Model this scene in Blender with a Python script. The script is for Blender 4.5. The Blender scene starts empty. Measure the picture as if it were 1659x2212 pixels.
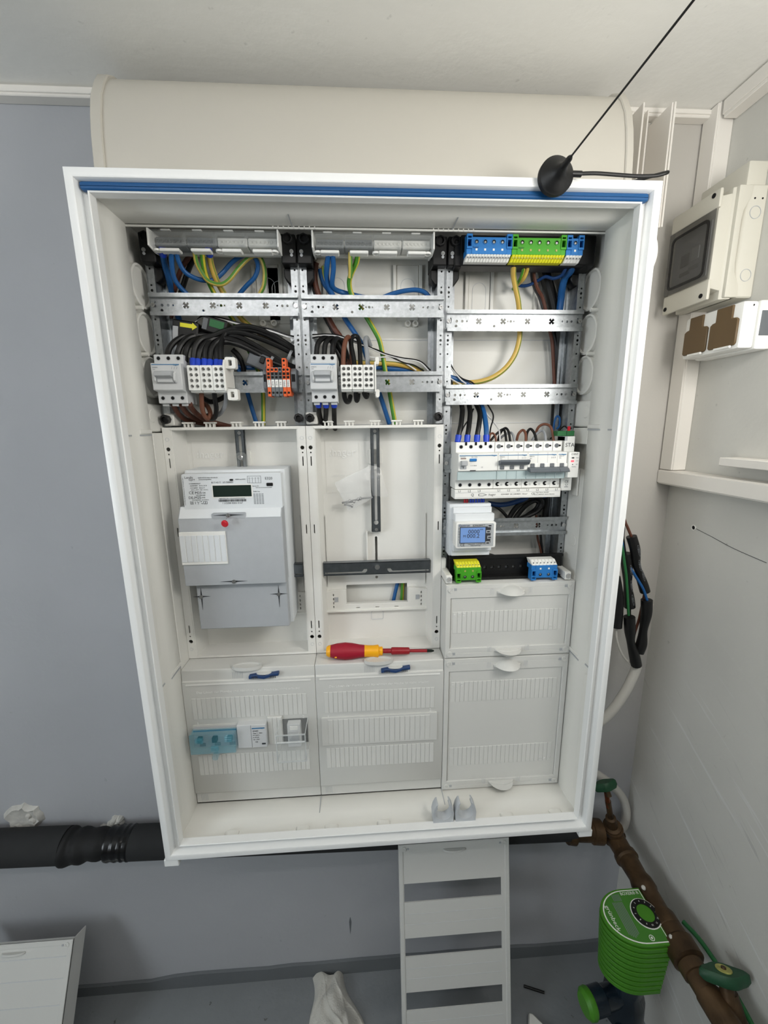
import bpy, bmesh, math, random
from mathutils import Vector, Matrix
random.seed(7)
D = bpy.data
COL = bpy.context.scene.collection
ZO = 655.0            # cabinet bottom edge above the floor (mm)
def P(x, y, z): return Vector((x/1000, y/1000, (z+ZO)/1000))
# ------------------------------------------------------------------ camera
SC = bpy.context.scene
cd = D.cameras.new('camera'); cam = D.objects.new('camera', cd); COL.objects.link(cam)
cd.sensor_fit = 'HORIZONTAL'; cd.sensor_width = 36; cd.lens = 882.616/1659*36; cd.clip_start = .01
RW = ((0.99808197,-0.06083641,-0.01145883),(-0.02354608,-0.20187322,-0.97912858),(0.05725344,0.9775204,-0.20291848))
cp = P(-30.27, -827.71, 769.05)
cam.matrix_world = Matrix(((RW[0][0],-RW[1][0],-RW[2][0],cp.x),(RW[0][1],-RW[1][1],-RW[2][1],cp.y),(RW[0][2],-RW[1][2],-RW[2][2],cp.z),(0,0,0,1)))
SC.camera = cam
# ------------------------------------------------------------------ light
wd = D.worlds.new('world'); SC.world = wd; wd.use_nodes = True
wd.node_tree.nodes['Background'].inputs[0].default_value = (.75,.82,.95,1)
wd.node_tree.nodes['Background'].inputs[1].default_value = .05
def area(name, loc, target, sx, sy, power, color):
    l = D.lights.new(name,'AREA'); l.shape = 'RECTANGLE'; l.size = sx; l.size_y = sy; l.energy = power; l.color = color
    o = D.objects.new(name,l); COL.objects.link(o); o.location = loc
    o.rotation_euler = (Vector(target)-Vector(loc)).to_track_quat('-Z','Y').to_euler()
    return o
area('work_lamp_light', P(525,-690,985), P(40,-60,850), .30, .24, 3.7, (1,.97,.92))
area('window_daylight', P(-1780,-1500,700), P(0,-500,500), .8, .9, 15.5, (.86,.94,1))
SC.view_settings.view_transform = 'Standard'; SC.view_settings.look = 'None'
SC.view_settings.gamma = 1; SC.view_settings.use_curve_mapping = False
SC.view_settings.exposure = 0.0
# ------------------------------------------------------------------ materials
def lin(c):
    f = lambda v: v/12.92 if v <= .04045 else ((v+.055)/1.055)**2.4
    return tuple(f(v/255) for v in c)+(1,)
MATS = {}
def mat(name, rgb, rough=.5, metal=0, bump=0, bscale=200, var=0, vscale=8, trans=0, alpha=1, emit=0, coat=0, spec=.5, ior=1.45):
    m = D.materials.new(name); m.use_nodes = True; nt = m.node_tree; b = nt.nodes['Principled BSDF']
    c = lin(rgb)
    b.inputs['Base Color'].default_value = c; b.inputs['Roughness'].default_value = rough; b.inputs['Metallic'].default_value = metal
    b.inputs['Transmission Weight'].default_value = trans; b.inputs['Alpha'].default_value = alpha; b.inputs['IOR'].default_value = ior
    b.inputs['Specular IOR Level'].default_value = spec; b.inputs['Coat Weight'].default_value = coat
    tc = nt.nodes.new('ShaderNodeTexCoord')
    if var:
        n = nt.nodes.new('ShaderNodeTexNoise'); n.inputs['Scale'].default_value = vscale; n.inputs['Detail'].default_value = 4
        nt.links.new(tc.outputs['Object'], n.inputs['Vector'])
        r = nt.nodes.new('ShaderNodeMapRange'); r.inputs['From Min'].default_value = .3; r.inputs['From Max'].default_value = .7
        r.inputs['To Min'].default_value = 1-var; r.inputs['To Max'].default_value = 1+var
        nt.links.new(n.outputs['Fac'], r.inputs['Value'])
        mx = nt.nodes.new('ShaderNodeMix'); mx.data_type = 'RGBA'; mx.blend_type = 'MULTIPLY'; mx.inputs[0].default_value = 1
        mx.inputs[6].default_value = c; nt.links.new(r.outputs[0], mx.inputs[7]); nt.links.new(mx.outputs[2], b.inputs['Base Color'])
    if bump:
        n = nt.nodes.new('ShaderNodeTexNoise'); n.inputs['Scale'].default_value = bscale; n.inputs['Detail'].default_value = 3
        nt.links.new(tc.outputs['Object'], n.inputs['Vector'])
        bp = nt.nodes.new('ShaderNodeBump'); bp.inputs['Strength'].default_value = bump; bp.inputs['Distance'].default_value = .002
        nt.links.new(n.outputs['Fac'], bp.inputs['Height']); nt.links.new(bp.outputs[0], b.inputs['Normal'])
    if emit:
        b.inputs['Emission Color'].default_value = c; b.inputs['Emission Strength'].default_value = emit
    MATS[name] = m; return m
mat('steelwhite', (242,243,242), .3, bump=.04, bscale=500, coat=.1)
mat('liner', (230,229,223), .5, bump=.02, bscale=300, var=.015, vscale=6)
mat('plastic', (233,232,226), .48, bump=.03, bscale=600)
mat('coverplastic', (214,214,210), .45, bump=.05, bscale=700)
mat('coverstrip', (218,218,214), .45, bump=.03, bscale=700)
mat('ivory', (231,230,225), .5, bump=.03, bscale=500)
mat('shroudplastic', (192,188,178), .5, bump=.02, bscale=300)
mat('pvc', (234,230,223), .42, bump=.02, bscale=200)
mat('boxivory', (206,203,191), .5, bump=.03, bscale=400)
mat('meterwhite', (226,230,233), .45, bump=.02, bscale=500)
mat('metergrey', (172,176,180), .5, bump=.08, bscale=900, var=.02, vscale=60)
mat('devgrey', (208,210,211), .45, bump=.03, bscale=600)
mat('devgrey2', (176,179,182), .5)
mat('devwhite', (240,240,236), .4)
mat('zinc', (172,176,179), .36, metal=1, bump=.06, bscale=350, var=.16, vscale=160)
mat('zincdark', (128,133,138), .32, metal=1, bump=.04, bscale=350, var=.1, vscale=90)
mat('screwmetal', (205,205,205), .25, metal=1)
mat('hole', (14,14,15), .9)
mat('blackplastic', (9,9,10), .45)
mat('blackmatte', (17,17,18), .7, bump=.1, bscale=150)
mat('rubberblack', (38,39,40), .85, bump=.15, bscale=120, var=.1, vscale=20)
mat('tape', (12,12,14), .22, bump=.5, bscale=40)
mat('gasket', (22,80,132), .4, bump=.03, bscale=200)
mat('blue', (26,86,146), .38); mat('navy', (20,58,110), .4); mat('black', (12,12,13), .42); mat('brown', (92,52,38), .45)
mat('tan', (112,70,52), .45); mat('grey', (150,153,157), .45); mat('dgrey', (62,62,66), .45); mat('white', (225,225,225), .45)
mat('sheath', (180,172,156), .5); mat('cablegrey', (196,194,188), .5)
mat('ferrule', (28,66,190), .35)
mat('clampwhite', (236,236,232), .45); mat('clampyellow', (226,222,44), .4); mat('blockgreen', (70,160,36), .4); mat('blockblue', (40,118,188), .4)
mat('orange', (222,98,48), .45); mat('slate', (104,108,112), .5); mat('leverdark', (98,104,110), .4)
mat('inkblue', (44,112,160), .5); mat('ink', (52,54,58), .6); mat('inklight', (120,124,128), .6); mat('emboss', (238,238,235), .45)
mat('handleblue', (38,66,112), .4)
mat('red', (196,22,40), .35); mat('shaftred', (150,26,36), .4); mat('gripred', (160,18,44), .55, bump=.03, bscale=500); mat('amber', (248,176,20), .4); mat('blade', (60,66,62), .35, metal=1)
mat('clear', (232,236,234), .06, alpha=.10, spec=1); mat('smoke', (84,83,80), .07, alpha=.5, spec=.7); mat('turq', (96,186,208), .08, alpha=.17, spec=1); mat('glass', (240,244,244), .02, trans=1)
mat('film', (246,247,247), .10, alpha=.20, spec=1, bump=.6, bscale=80); mat('tint', (188,212,216), .1, alpha=.55, spec=.8)
mat('lcd', (30,44,38), .2); mat('lcdlit', (112,146,200), .3, emit=.18); mat('ledred', (255,60,70), .4, emit=2.5); mat('bezel', (176,180,182), .4)
mat('brass', (84,65,45), .45, metal=.5, bump=.3, bscale=90, var=.5, vscale=22); mat('copper', (150,88,58), .35, metal=.9, var=.3, vscale=30)
mat('valvegreen', (28,74,48), .5, var=.25, vscale=30); mat('hosegreen', (36,104,56), .45)
mat('filtergreen', (68,132,30), .45, var=.04, vscale=30); mat('filterlabel', (66,126,44), .35); mat('bowl', (22,34,44), .25, var=.4, vscale=18)
mat('olive', (172,170,96), .5, var=.3, vscale=150)
mat('plaster', (196,194,188), .9, bump=.8, bscale=60, var=.15, vscale=40); mat('brownflap', (98,78,50), .45)
mat('towel', (206,204,196), .95, bump=.8, bscale=300, var=.06, vscale=30)
mat('cliphgrey', (190,194,198), .45)
mat('lampglow', (255,252,249), .5, emit=25)
def wall_mat(name, rgb, streak=0, specks=0, var=.05, bump=.25, rough=.85):
    m = mat(name, rgb, rough, bump=bump, bscale=70, var=var, vscale=3)
    nt = m.node_tree; b = nt.nodes['Principled BSDF']; tc = [n for n in nt.nodes if n.type == 'TEX_COORD'][0]
    src = b.inputs['Base Color'].links[0].from_socket
    def layer(scale_vec, rot, nscale, lo, hi, col, src, amount, detail=5, tt='POINT'):
        mp = nt.nodes.new('ShaderNodeMapping'); mp.vector_type = tt; mp.inputs['Scale'].default_value = scale_vec; mp.inputs['Rotation'].default_value = rot
        nt.links.new(tc.outputs['Object'], mp.inputs['Vector'])
        n = nt.nodes.new('ShaderNodeTexNoise'); n.inputs['Scale'].default_value = nscale; n.inputs['Detail'].default_value = detail
        nt.links.new(mp.outputs[0], n.inputs['Vector'])
        r = nt.nodes.new('ShaderNodeMapRange'); r.inputs['From Min'].default_value = lo; r.inputs['From Max'].default_value = hi
        r.inputs['To Max'].default_value = amount
        nt.links.new(n.outputs['Fac'], r.inputs['Value']); fac = r.outputs[0]
        if tt == 'TEXTURE':                      # the scrapes sit on the lower part of the wall only
            ge = nt.nodes.new('ShaderNodeNewGeometry'); sz = nt.nodes.new('ShaderNodeSeparateXYZ'); nt.links.new(ge.outputs['Position'], sz.inputs[0])
            mk = nt.nodes.new('ShaderNodeMapRange'); mk.inputs['From Min'].default_value = 1.05; mk.inputs['From Max'].default_value = .65; nt.links.new(sz.outputs[2], mk.inputs['Value'])
            ml = nt.nodes.new('ShaderNodeMath'); ml.operation = 'MULTIPLY'; nt.links.new(fac, ml.inputs[0]); nt.links.new(mk.outputs[0], ml.inputs[1]); fac = ml.outputs[0]
        mx = nt.nodes.new('ShaderNodeMix'); mx.data_type = 'RGBA'; nt.links.new(fac, mx.inputs[0]); nt.links.new(src, mx.inputs[6])
        mx.inputs[7].default_value = lin(col); nt.links.new(mx.outputs[2], b.inputs['Base Color']); return mx.outputs[2]
    if streak: src = layer((1,1.3,.07), (math.radians(30),0,0), 7, .63, .70, (228,229,229), src, streak, tt='TEXTURE'); src = layer((1,.9,.06), (math.radians(38),0,0), 9, .65, .73, (120,121,122), src, streak*.7, tt='TEXTURE')
    if specks: src = layer((1,1,1), (0,0,0), 60, .70, .76, (70,70,68), src, specks, 3)
    return m
wp = wall_mat('wallpaint', (172,174,178), specks=.15, var=.05)
# brighter, warmer light by the upper room corner, blended into the wall colour
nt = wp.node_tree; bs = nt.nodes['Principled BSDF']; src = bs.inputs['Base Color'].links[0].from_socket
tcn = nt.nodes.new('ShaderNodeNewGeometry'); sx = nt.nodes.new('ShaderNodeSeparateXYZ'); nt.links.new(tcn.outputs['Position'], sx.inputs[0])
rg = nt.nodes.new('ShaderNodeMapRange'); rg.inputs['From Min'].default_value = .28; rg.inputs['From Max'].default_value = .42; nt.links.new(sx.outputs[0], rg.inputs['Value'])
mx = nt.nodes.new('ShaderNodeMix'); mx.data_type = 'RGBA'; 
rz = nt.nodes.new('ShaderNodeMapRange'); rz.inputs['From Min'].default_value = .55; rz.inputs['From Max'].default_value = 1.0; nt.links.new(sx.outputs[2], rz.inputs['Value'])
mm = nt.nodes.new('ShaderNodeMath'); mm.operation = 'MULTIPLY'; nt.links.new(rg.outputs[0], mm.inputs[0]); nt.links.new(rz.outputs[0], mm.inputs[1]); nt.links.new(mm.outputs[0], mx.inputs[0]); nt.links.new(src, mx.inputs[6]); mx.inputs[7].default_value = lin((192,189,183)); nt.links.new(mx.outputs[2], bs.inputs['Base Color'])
wall_mat('sidepaint', (202,201,195), streak=.5, specks=.25, var=.06)
wall_mat('ceilpaint', (240,239,234), specks=.15, var=.03)
wall_mat('floorpaint', (130,134,137), specks=.8, var=.14, bump=.5)
wall_mat('basepaint', (104,108,111), specks=.3, var=.08)
def stripe(name, a, b_, lo):
    m = mat(name, a, .42); nt = m.node_tree; bs = nt.nodes['Principled BSDF']
    uv = nt.nodes.new('ShaderNodeUVMap'); sp = nt.nodes.new('ShaderNodeSeparateXYZ'); nt.links.new(uv.outputs[0], sp.inputs[0])
    pp = nt.nodes.new('ShaderNodeMath'); pp.operation = 'PINGPONG'; pp.inputs[1].default_value = .5
    sc = nt.nodes.new('ShaderNodeMath'); sc.operation = 'MULTIPLY'; sc.inputs[1].default_value = 2; nt.links.new(sp.outputs[0], sc.inputs[0])
    nt.links.new(sc.outputs[0], pp.inputs[0])
    g = nt.nodes.new('ShaderNodeMath'); g.operation = 'GREATER_THAN'; g.inputs[1].default_value = lo; nt.links.new(pp.outputs[0], g.inputs[0])
    mx = nt.nodes.new('ShaderNodeMix'); mx.data_type = 'RGBA'; mx.inputs[6].default_value = lin(a); mx.inputs[7].default_value = lin(b_)
    nt.links.new(g.outputs[0], mx.inputs[0]); nt.links.new(mx.outputs[2], bs.inputs['Base Color'])
stripe('gy', (74,140,44), (206,190,60), .33)
stripe('gy2', (196,176,86), (84,140,60), .30)
stripe('yellow', (206,172,84), (110,140,60), .43)
# ------------------------------------------------------------------ mesh building
ORG = {}
class MB:
    def __init__(s): s.bm = bmesh.new(); s.uvl = None
    def verts(s, pts): return [s.bm.verts.new(p) for p in pts]
    def face(s, vs):
        try: return s.bm.faces.new(vs)
        except ValueError: return None
    def box(s, x0, x1, y0, y1, z0, z1):
        v = s.verts([(x,y,z) for z in (z0,z1) for y in (y0,y1) for x in (x0,x1)])
        for f in ((0,2,3,1),(4,5,7,6),(0,1,5,4),(2,6,7,3),(0,4,6,2),(1,3,7,5)): s.face([v[i] for i in f])
        return s
    def hexa(s, b, t):
        v = s.verts(list(b)+list(t))
        s.face(v[3::-1]); s.face(v[4:])
        for i in range(4): s.face([v[i],v[(i+1)%4],v[4+(i+1)%4],v[4+i]])
        return s
    def cyl(s, c, axis, r, h, n=16, r2=None):
        r2 = r if r2 is None else r2
        ax = Vector({'x':(1,0,0),'y':(0,1,0),'z':(0,0,1)}[axis]) if isinstance(axis,str) else Vector(axis).normalized()
        return s.loft([(0,r),(h,r2)], c, ax, n)
    def loft(s, prof, c, ax, n=20, caps=True):       # lathe: (distance along axis, radius)
        ax = Vector({'x':(1,0,0),'y':(0,1,0),'z':(0,0,1)}[ax]) if isinstance(ax,str) else Vector(ax).normalized()
        u = ax.orthogonal().normalized(); w = ax.cross(u); c = Vector(c); rings = []
        for d, r in prof:
            rings.append(s.verts([c+ax*d+(u*math.cos(2*math.pi*i/n)+w*math.sin(2*math.pi*i/n))*max(r,.001) for i in range(n)]))
        for a, b in zip(rings, rings[1:]):
            for i in range(n): s.face([a[i],a[(i+1)%n],b[(i+1)%n],b[i]])
        if caps: s.face(rings[0][::-1]); s.face(rings[-1])
        return s
    def tube(s, pts, r, n=10, sub=5, caps=True):
        pts = [Vector(p) for p in pts]; path = []
        if sub > 1 and len(pts) > 2:
            q = [pts[0]*2-pts[1]]+pts+[pts[-1]*2-pts[-2]]
            for i in range(1, len(q)-2):
                a,b,c,d = q[i-1:i+3]
                for k in range(sub):
                    t = k/sub
                    path.append(.5*((2*b)+(c-a)*t+(2*a-5*b+4*c-d)*t*t+(3*b-a-3*c+d)*t**3))
            path.append(pts[-1])
        else: path = pts
        if s.uvl is None: s.uvl = s.bm.loops.layers.uv.new('UVMap')
        tan = [(path[min(i+1,len(path)-1)]-path[max(i-1,0)]).normalized() for i in range(len(path))]
        u = tan[0].orthogonal().normalized(); rings = []
        for i, p in enumerate(path):
            if i: u = (u-tan[i]*u.dot(tan[i])).normalized()
            w = tan[i].cross(u); rr = r(i/(len(path)-1)) if callable(r) else r
            rings.append(s.verts([p+(u*math.cos(2*math.pi*k/n)+w*math.sin(2*math.pi*k/n))*rr for k in range(n)]))
        for i in range(len(rings)-1):
            for k in range(n):
                f = s.face([rings[i][k],rings[i][(k+1)%n],rings[i+1][(k+1)%n],rings[i+1][k]])
                if f:
                    for lp, uvv in zip(f.loops, ((k/n,i),((k+1)/n,i),((k+1)/n,i+1),(k/n,i+1))): lp[s.uvl].uv = uvv
        if caps: s.face(rings[0][::-1]); s.face(rings[-1])
        return s
    def prism(s, loops, w0, w1, plane='xz'):          # loops: outline first, then holes
        mp = {'xz':lambda u,v,w:(u,w,v),'yz':lambda u,v,w:(w,u,v),'xy':lambda u,v,w:(u,v,w)}[plane]
        b2 = bmesh.new(); idx = {}; allv = []; es = []
        for lp in loops:
            vs = [b2.verts.new((u,v,0)) for u,v in lp]; st = len(allv)
            for i, v in enumerate(vs): idx[v] = st+i
            allv += list(lp); es += [b2.edges.new((vs[i],vs[(i+1)%len(vs)])) for i in range(len(vs))]
        bmesh.ops.triangle_fill(b2, use_beauty=True, use_dissolve=False, edges=es)
        tris = [[idx[v] for v in f.verts] for f in b2.faces]; b2.free()
        A = s.verts([mp(u,v,w0) for u,v in allv]); B = s.verts([mp(u,v,w1) for u,v in allv])
        for t in tris: s.face([A[i] for i in t]); s.face([B[i] for i in t[::-1]])
        st = 0
        for lp in loops:
            n = len(lp)
            for i in range(n): s.face([A[st+i],A[st+(i+1)%n],B[st+(i+1)%n],B[st+i]])
            st += n
        return s
    def ringframe(s, x0, x1, z0, z1, prof, closed=False):   # profile (inset, y) swept round a rectangle, mitred
        rings = [s.verts([(x0+u,y,z0+u),(x1-u,y,z0+u),(x1-u,y,z1-u),(x0+u,y,z1-u)]) for u,y in prof]
        prs = list(zip(rings, rings[1:]))
        if closed: prs.append((rings[-1], rings[0]))
        for a, b in prs:
            for i in range(4): s.face([a[i],a[(i+1)%4],b[(i+1)%4],b[i]])
        return s
def circ(cx, cz, r, n=14, sx=1): return [(cx+r*sx*math.cos(2*math.pi*i/n), cz+r*math.sin(2*math.pi*i/n)) for i in range(n)]
def rect(x0, x1, z0, z1): return [(x0,z0),(x1,z0),(x1,z1),(x0,z1)]
def rrect(x0, x1, z0, z1, r, n=4):
    o = []
    for cx, cz, a in ((x1-r,z0+r,-90),(x1-r,z1-r,0),(x0+r,z1-r,90),(x0+r,z0+r,180)):
        for i in range(n+1):
            t = math.radians(a+90*i/n); o.append((cx+r*math.cos(t), cz+r*math.sin(t)))
    return o
def cross(cx, cz, r, w):
    o = []
    for k in range(4):
        a = math.radians(45+90*k)
        for da in (-.55,-.2,.2,.55): o.append((cx+r*math.cos(a+da*w), cz+r*math.sin(a+da*w)))
        a2 = a+math.radians(45); o.append((cx+r*.36*math.cos(a2), cz+r*.36*math.sin(a2)))
    return o
def build(mb, name, m, parent=None, bev=0, seg=1, smooth=None, origin=None):
    bm = mb.bm
    bmesh.ops.recalc_face_normals(bm, faces=bm.faces[:])
    if bev:
        es = [e for e in bm.edges if len(e.link_faces) == 2 and e.calc_face_angle(0) > .6]
        bmesh.ops.bevel(bm, geom=es, offset=bev, segments=seg, profile=.6, affect='EDGES', clamp_overlap=True)
    vs = [v.co.copy() for v in bm.verts]
    lo = [min(v[i] for v in vs) for i in range(3)]; hi = [max(v[i] for v in vs) for i in range(3)]
    org = Vector(origin) if origin is not None else Vector(((lo[0]+hi[0])/2,(lo[1]+hi[1])/2,lo[2]))
    for v in bm.verts: v.co = (v.co-org)/1000
    me = D.meshes.new(name); bm.to_mesh(me); bm.free()
    me.materials.append(MATS[m])
    if smooth != 0:
        me.polygons.foreach_set('use_smooth', [True]*len(me.polygons)); me.set_sharp_from_angle(angle=math.radians(smooth or 35))
    return place(name, me, org, parent)
def place(name, me, org, parent=None):
    o = D.objects.new(name, me); COL.objects.link(o); ORG[o.name] = Vector(org)
    if parent is None: o.location = P(*org)
    else: o.parent = parent; o.location = (Vector(org)-ORG[parent.name])/1000
    return o
def tag(o, label, cat, group=None):
    o['label'] = label; o['category'] = cat
    if group: o['group'] = group
    return o
def thing(name, label, cat, loc, group=None):
    o = D.objects.new(name, None); COL.objects.link(o); o.location = P(*loc); o.empty_display_size = .02; ORG[o.name] = Vector(loc)
    return tag(o, label, cat, group)
def one(mb, name, m, label, cat, group=None, **k): return tag(build(mb, name, m, None, **k), label, cat, group)
def struct(mb, name, m, **k):
    o = build(mb, name, m, None, **k); o['kind'] = 'structure'; return o
CACHE = {}
def piece(name, key, fn, m, parent, org, **k):            # alike pieces share one mesh
    if key not in CACHE: 
        o = build(fn(), name, m, parent, origin=(0,0,0), **k); CACHE[key] = o.data
        ORG[o.name] = Vector(org); o.location = (Vector(org)-ORG[parent.name])/1000; return o
    return place(name, CACHE[key], org, parent)
TEXTS = []
def txt(s, size, x, y, z, m, parent, name='lettering', align='CENTER', rz=0, tilt=90, roll=0, xs=1, ex=.05, mtx=None):
    c = D.curves.new(name,'FONT'); c.body = s; c.size = size/1000*1.38; c.align_x = align; c.align_y = 'CENTER'; c.extrude = ex/1000
    c.resolution_u = 2; c.materials.append(MATS[m])
    o = D.objects.new(name, c); COL.objects.link(o); ORG[o.name] = Vector((x,y,z)); o.parent = parent
    o.location = (Vector((x,y,z))-ORG[parent.name])/1000
    if mtx is not None: o.rotation_euler = mtx.to_euler()
    else: o.rotation_euler = (math.radians(tilt), math.radians(-roll) if tilt == 90 else 0, math.radians(rz))
    o.scale = (xs,1,1)
    TEXTS.append(o); return o
def screw(parent, x, y, z, r=3.2, m='screwmetal', name='screw', h=1.6):
    def fn():
        b = MB(); b.prism([circ(0,0,r,14),cross(0,0,r*.62,.45)], -h, 0); b.cyl((0,-h*.45,0),'y',r*.95,h*.4,14); return b
    return piece(name, ('screw',r,m,h), fn, m, parent, (x,y,z))
def disc(parent, name, x, y, z, r, h, m, n=16, axis='y'):
    return piece(name, ('disc',r,h,m,n,axis), lambda: MB().cyl((0,0,0),axis,r,h,n), m, parent, (x,y,z))
def ringpiece(parent, name, x, y, z, r, ri, h, m, n=16):
    return piece(name, ('ring',r,ri,h,m,n), lambda: MB().prism([circ(0,0,r,n),circ(0,0,ri,n)],-h,0), m, parent, (x,y,z))
# ================================================================== the room
RX, LX, BY, CZ, FZ = 630, -1800, -2600, 1310, -655
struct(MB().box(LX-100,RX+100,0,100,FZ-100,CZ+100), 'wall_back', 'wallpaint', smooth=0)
struct(MB().box(RX,RX+100,BY-100,0,FZ-100,CZ+100), 'wall_right', 'sidepaint', smooth=0)
struct(MB().prism([rect(BY,0,FZ,CZ), rect(-1950,-1050,250,1150)], LX-100, LX, 'yz'), 'wall_left', 'sidepaint', smooth=0)
struct(MB().box(LX-100,RX+100,BY-100,BY,FZ-100,CZ+100), 'wall_front', 'sidepaint', smooth=0)
struct(MB().box(LX-100,RX+100,BY-100,100,CZ,CZ+100), 'ceiling', 'ceilpaint', smooth=0)
struct(MB().box(LX-100,RX+100,BY-100,100,FZ-100,FZ), 'floor', 'floorpaint', smooth=0)
# baseboard: a slightly uneven grey painted band along the back wall
b = MB(); xs = [LX+i*60 for i in range(41)]
lo = []
rng = random.Random(3)
for i, x in enumerate(xs):
    h = -612+rng.uniform(-2,2) - max(0,(x-200))*.012 - (12 if x < -560 else 0)
    lo.append((x,h))
vs = [b.verts([(x,0,FZ),(x,-6,FZ),(x,-6,h-2),(x,-3,h),(x,0,h)]) for x,h in lo]
for a, c in zip(vs, vs[1:]):
    for k in range(4): b.face([a[k],a[k+1],c[k+1],c[k]])
struct(b, 'baseboard_back', 'basepaint')
w1 = struct(MB().ringframe(-1950,-1050,250,1150,[(0,0),(0,-40),(50,-40),(50,0)]), 'window_1', 'pvc')
w1.rotation_euler = (0,0,math.radians(90)); w1.location = P(LX-20,-1500,250)
gl = D.meshes.new('pane'); 
gb = MB().box(-400,400,-3,3,0,800); go = build(gb, 'pane', 'glass', w1, origin=(-1500,0,250))
go.location = (0,0,.05)
# ceiling lamps above and behind the viewer
for x, y in ((-250,-1050),):
    t = thing('ceiling_lamp', 'long white strip lamp under the ceiling on the left', 'lamp', (x,y,CZ-50))
    build(MB().box(x-520,x+520,y-20,y+20,CZ-18,CZ), 'lamp_housing', 'steelwhite', t, bev=3)
    build(MB().cyl((x-500,y,CZ-40),'x',13,1000,14), 'tube', 'lampglow', t)
    for s in (-1,1): build(MB().box(x+s*505-10,x+s*505+10,y-18,y+18,CZ-56,CZ-18), 'tube_holder', 'plastic', t, bev=2)
t = thing('work_lamp', 'flat work lamp on a bracket at the right wall', 'lamp', (560,-710,985))
hd = Vector((485,-580,185)).normalized()
build(MB().cyl((560,-710,985),'x',8,70,12), 'bracket', 'blackplastic', t); build(MB().box(545,575,-785,-695,870,1100), 'lamp_housing', 'blackplastic', t, bev=4)
# ------------------------------------------------------------------ trunking on walls
def trunk(name, label, x0, x1, y0, y1, z0, z1, lid=None):
    t = thing(name, label, 'cable trunking', ((x0+x1)/2,(y0+y1)/2,z0))
    build(MB().box(x0,x1,y0,y1,z0,z1), 'channel', 'pvc', t, bev=1.2)
    if lid: build(MB().box(*lid), 'lid', 'pvc', t, bev=.8)
    return t
trunk('cable_trunking','white cable trunking along the ceiling edge left of the curved shroud',-1200,-395,-20,0,1295,CZ,(-1200,-395,-22.5,-19,1299,CZ-2))
trunk('cable_trunking','white cable trunking along the ceiling edge right of the curved shroud',395,602,-18,0,1297,CZ,(395,602,-20.5,-17,1301,CZ-2))
trunk('cable_trunking','white cable trunking along the top of the right wall',606,RX,-1500,-42,1281,CZ,(603.5,607,-1500,-42,1286,CZ-3))
trunk('cable_trunking','tall white cable trunking standing in the room corner',603,RX,-37,0,677,CZ,(600.5,604,-35,-3,677,CZ-1))
t = trunk('cable_trunking','white cable trunking running level below the sockets on the right wall',602,RX,-1500,0,646,676,(599.5,603,-1500,-1,648.5,674))
tag(build(MB().box(596,RX,-900,-148,697,711), 'wall_shelf_strip', 'pvc', bev=1), 'short white ledge on the right wall above the level trunking', 'ledge')
# open vertical duct right of the shroud
t = thing('open_cable_duct','open upright cable duct without lid between shroud and room corner','cable duct',(480,-30,1105))
build(MB().box(452,503,-3,0,1105,1296), 'back_plate', 'pvc', t)
build(MB().box(452,455,-58,-3,1105,1290), 'side_wall', 'pvc', t, bev=.6)
build(MB().box(476.5,479,-34,-3,1105,1296), 'divider', 'pvc', t, bev=.6)
build(MB().box(500,503,-60,-3,1105,1290), 'side_wall', 'pvc', t, bev=.6)
build(MB().box(503.4,506.5,-62,-8,1105,1290), 'clip_edge', 'pvc', t, bev=.6)
build(MB().prism([rrect(484,492,1222,1228,2.9)],-4.2,-3), 'slot', 'devgrey2', t)
# small wall plug hole on the right wall
t = thing('wall_plug','drilled hole with white plug ring on the right wall','wall plug',(RX,-78,562))
q = build(MB().prism([circ(-78,567,5.5,16),circ(-78,567,4,16)],RX-1.5,RX,'yz'), 'plug_ring', 'plastic', t)
build(MB().cyl((RX-.6,-78,567),'x',4,.5,16), 'bore', 'hole', t)
b = MB(); b.tube([(RX-.2,-84,566),(RX-.2,-120,560),(RX-.2,-170,551),(RX-.2,-230,545)],.5,6); one(b,'hairline_crack','ink','thin dark crack running right from the wall plug','crack')
# ------------------------------------------------------------------ distribution box on the right wall
t = thing('small_distribution_box','ivory wall box with smoked window on the right wall above the sockets','wall box',(590,-73,968))
build(MB().prism([[(630,-126),(600,-126),(594,-122),(594,-24),(600,-18),(630,-18)]],974,1140,'xy'), 'base', 'boxivory', t, bev=2)
q = build(MB().hexa([(594,-120,982),(594,-26,982),(594,-26,1134),(594,-120,1134)],[(556,-120,990),(556,-26,990),(556,-26,1126),(556,-120,1126)]), 'hood', 'boxivory', t, bev=4, seg=2)
build(MB().box(552,558,-124,-22,971,1003), 'lower_flange', 'boxivory', t, bev=3, seg=2)
build(MB().box(552,558,-124,-22,1108,1136), 'upper_flange', 'boxivory', t, bev=3, seg=2)
build(MB().prism([[(594,-124),(584,-124),(576,-120),(576,-26),(584,-22),(594,-22)]],972,1138,'xy'), 'hood_rim', 'boxivory', t, bev=2, seg=2)
build(MB().prism([[(603,974),(601,992),(592,1012),(590,1030),(590,1085),(592,1102),(601,1120),(603,1138),(580,1138),(580,974)]],-128,-20), 'hood_step', 'boxivory', t, bev=2, seg=2)
wn = build(MB().box(549,551.5,-123,-24,1003,1107), 'smoked_window', 'smoke', t, bev=2)
b = MB(); b.prism([rrect(-114,-32,1010,1097,9),rrect(-110,-36,1014,1093,7)],548.2,549.4,'yz'); build(b, 'window_rib', 'blackplastic', wn)
build(MB().box(554.5,556.5,-112,-34,1012,1095), 'inner_label', 'devgrey2', t)
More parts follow.
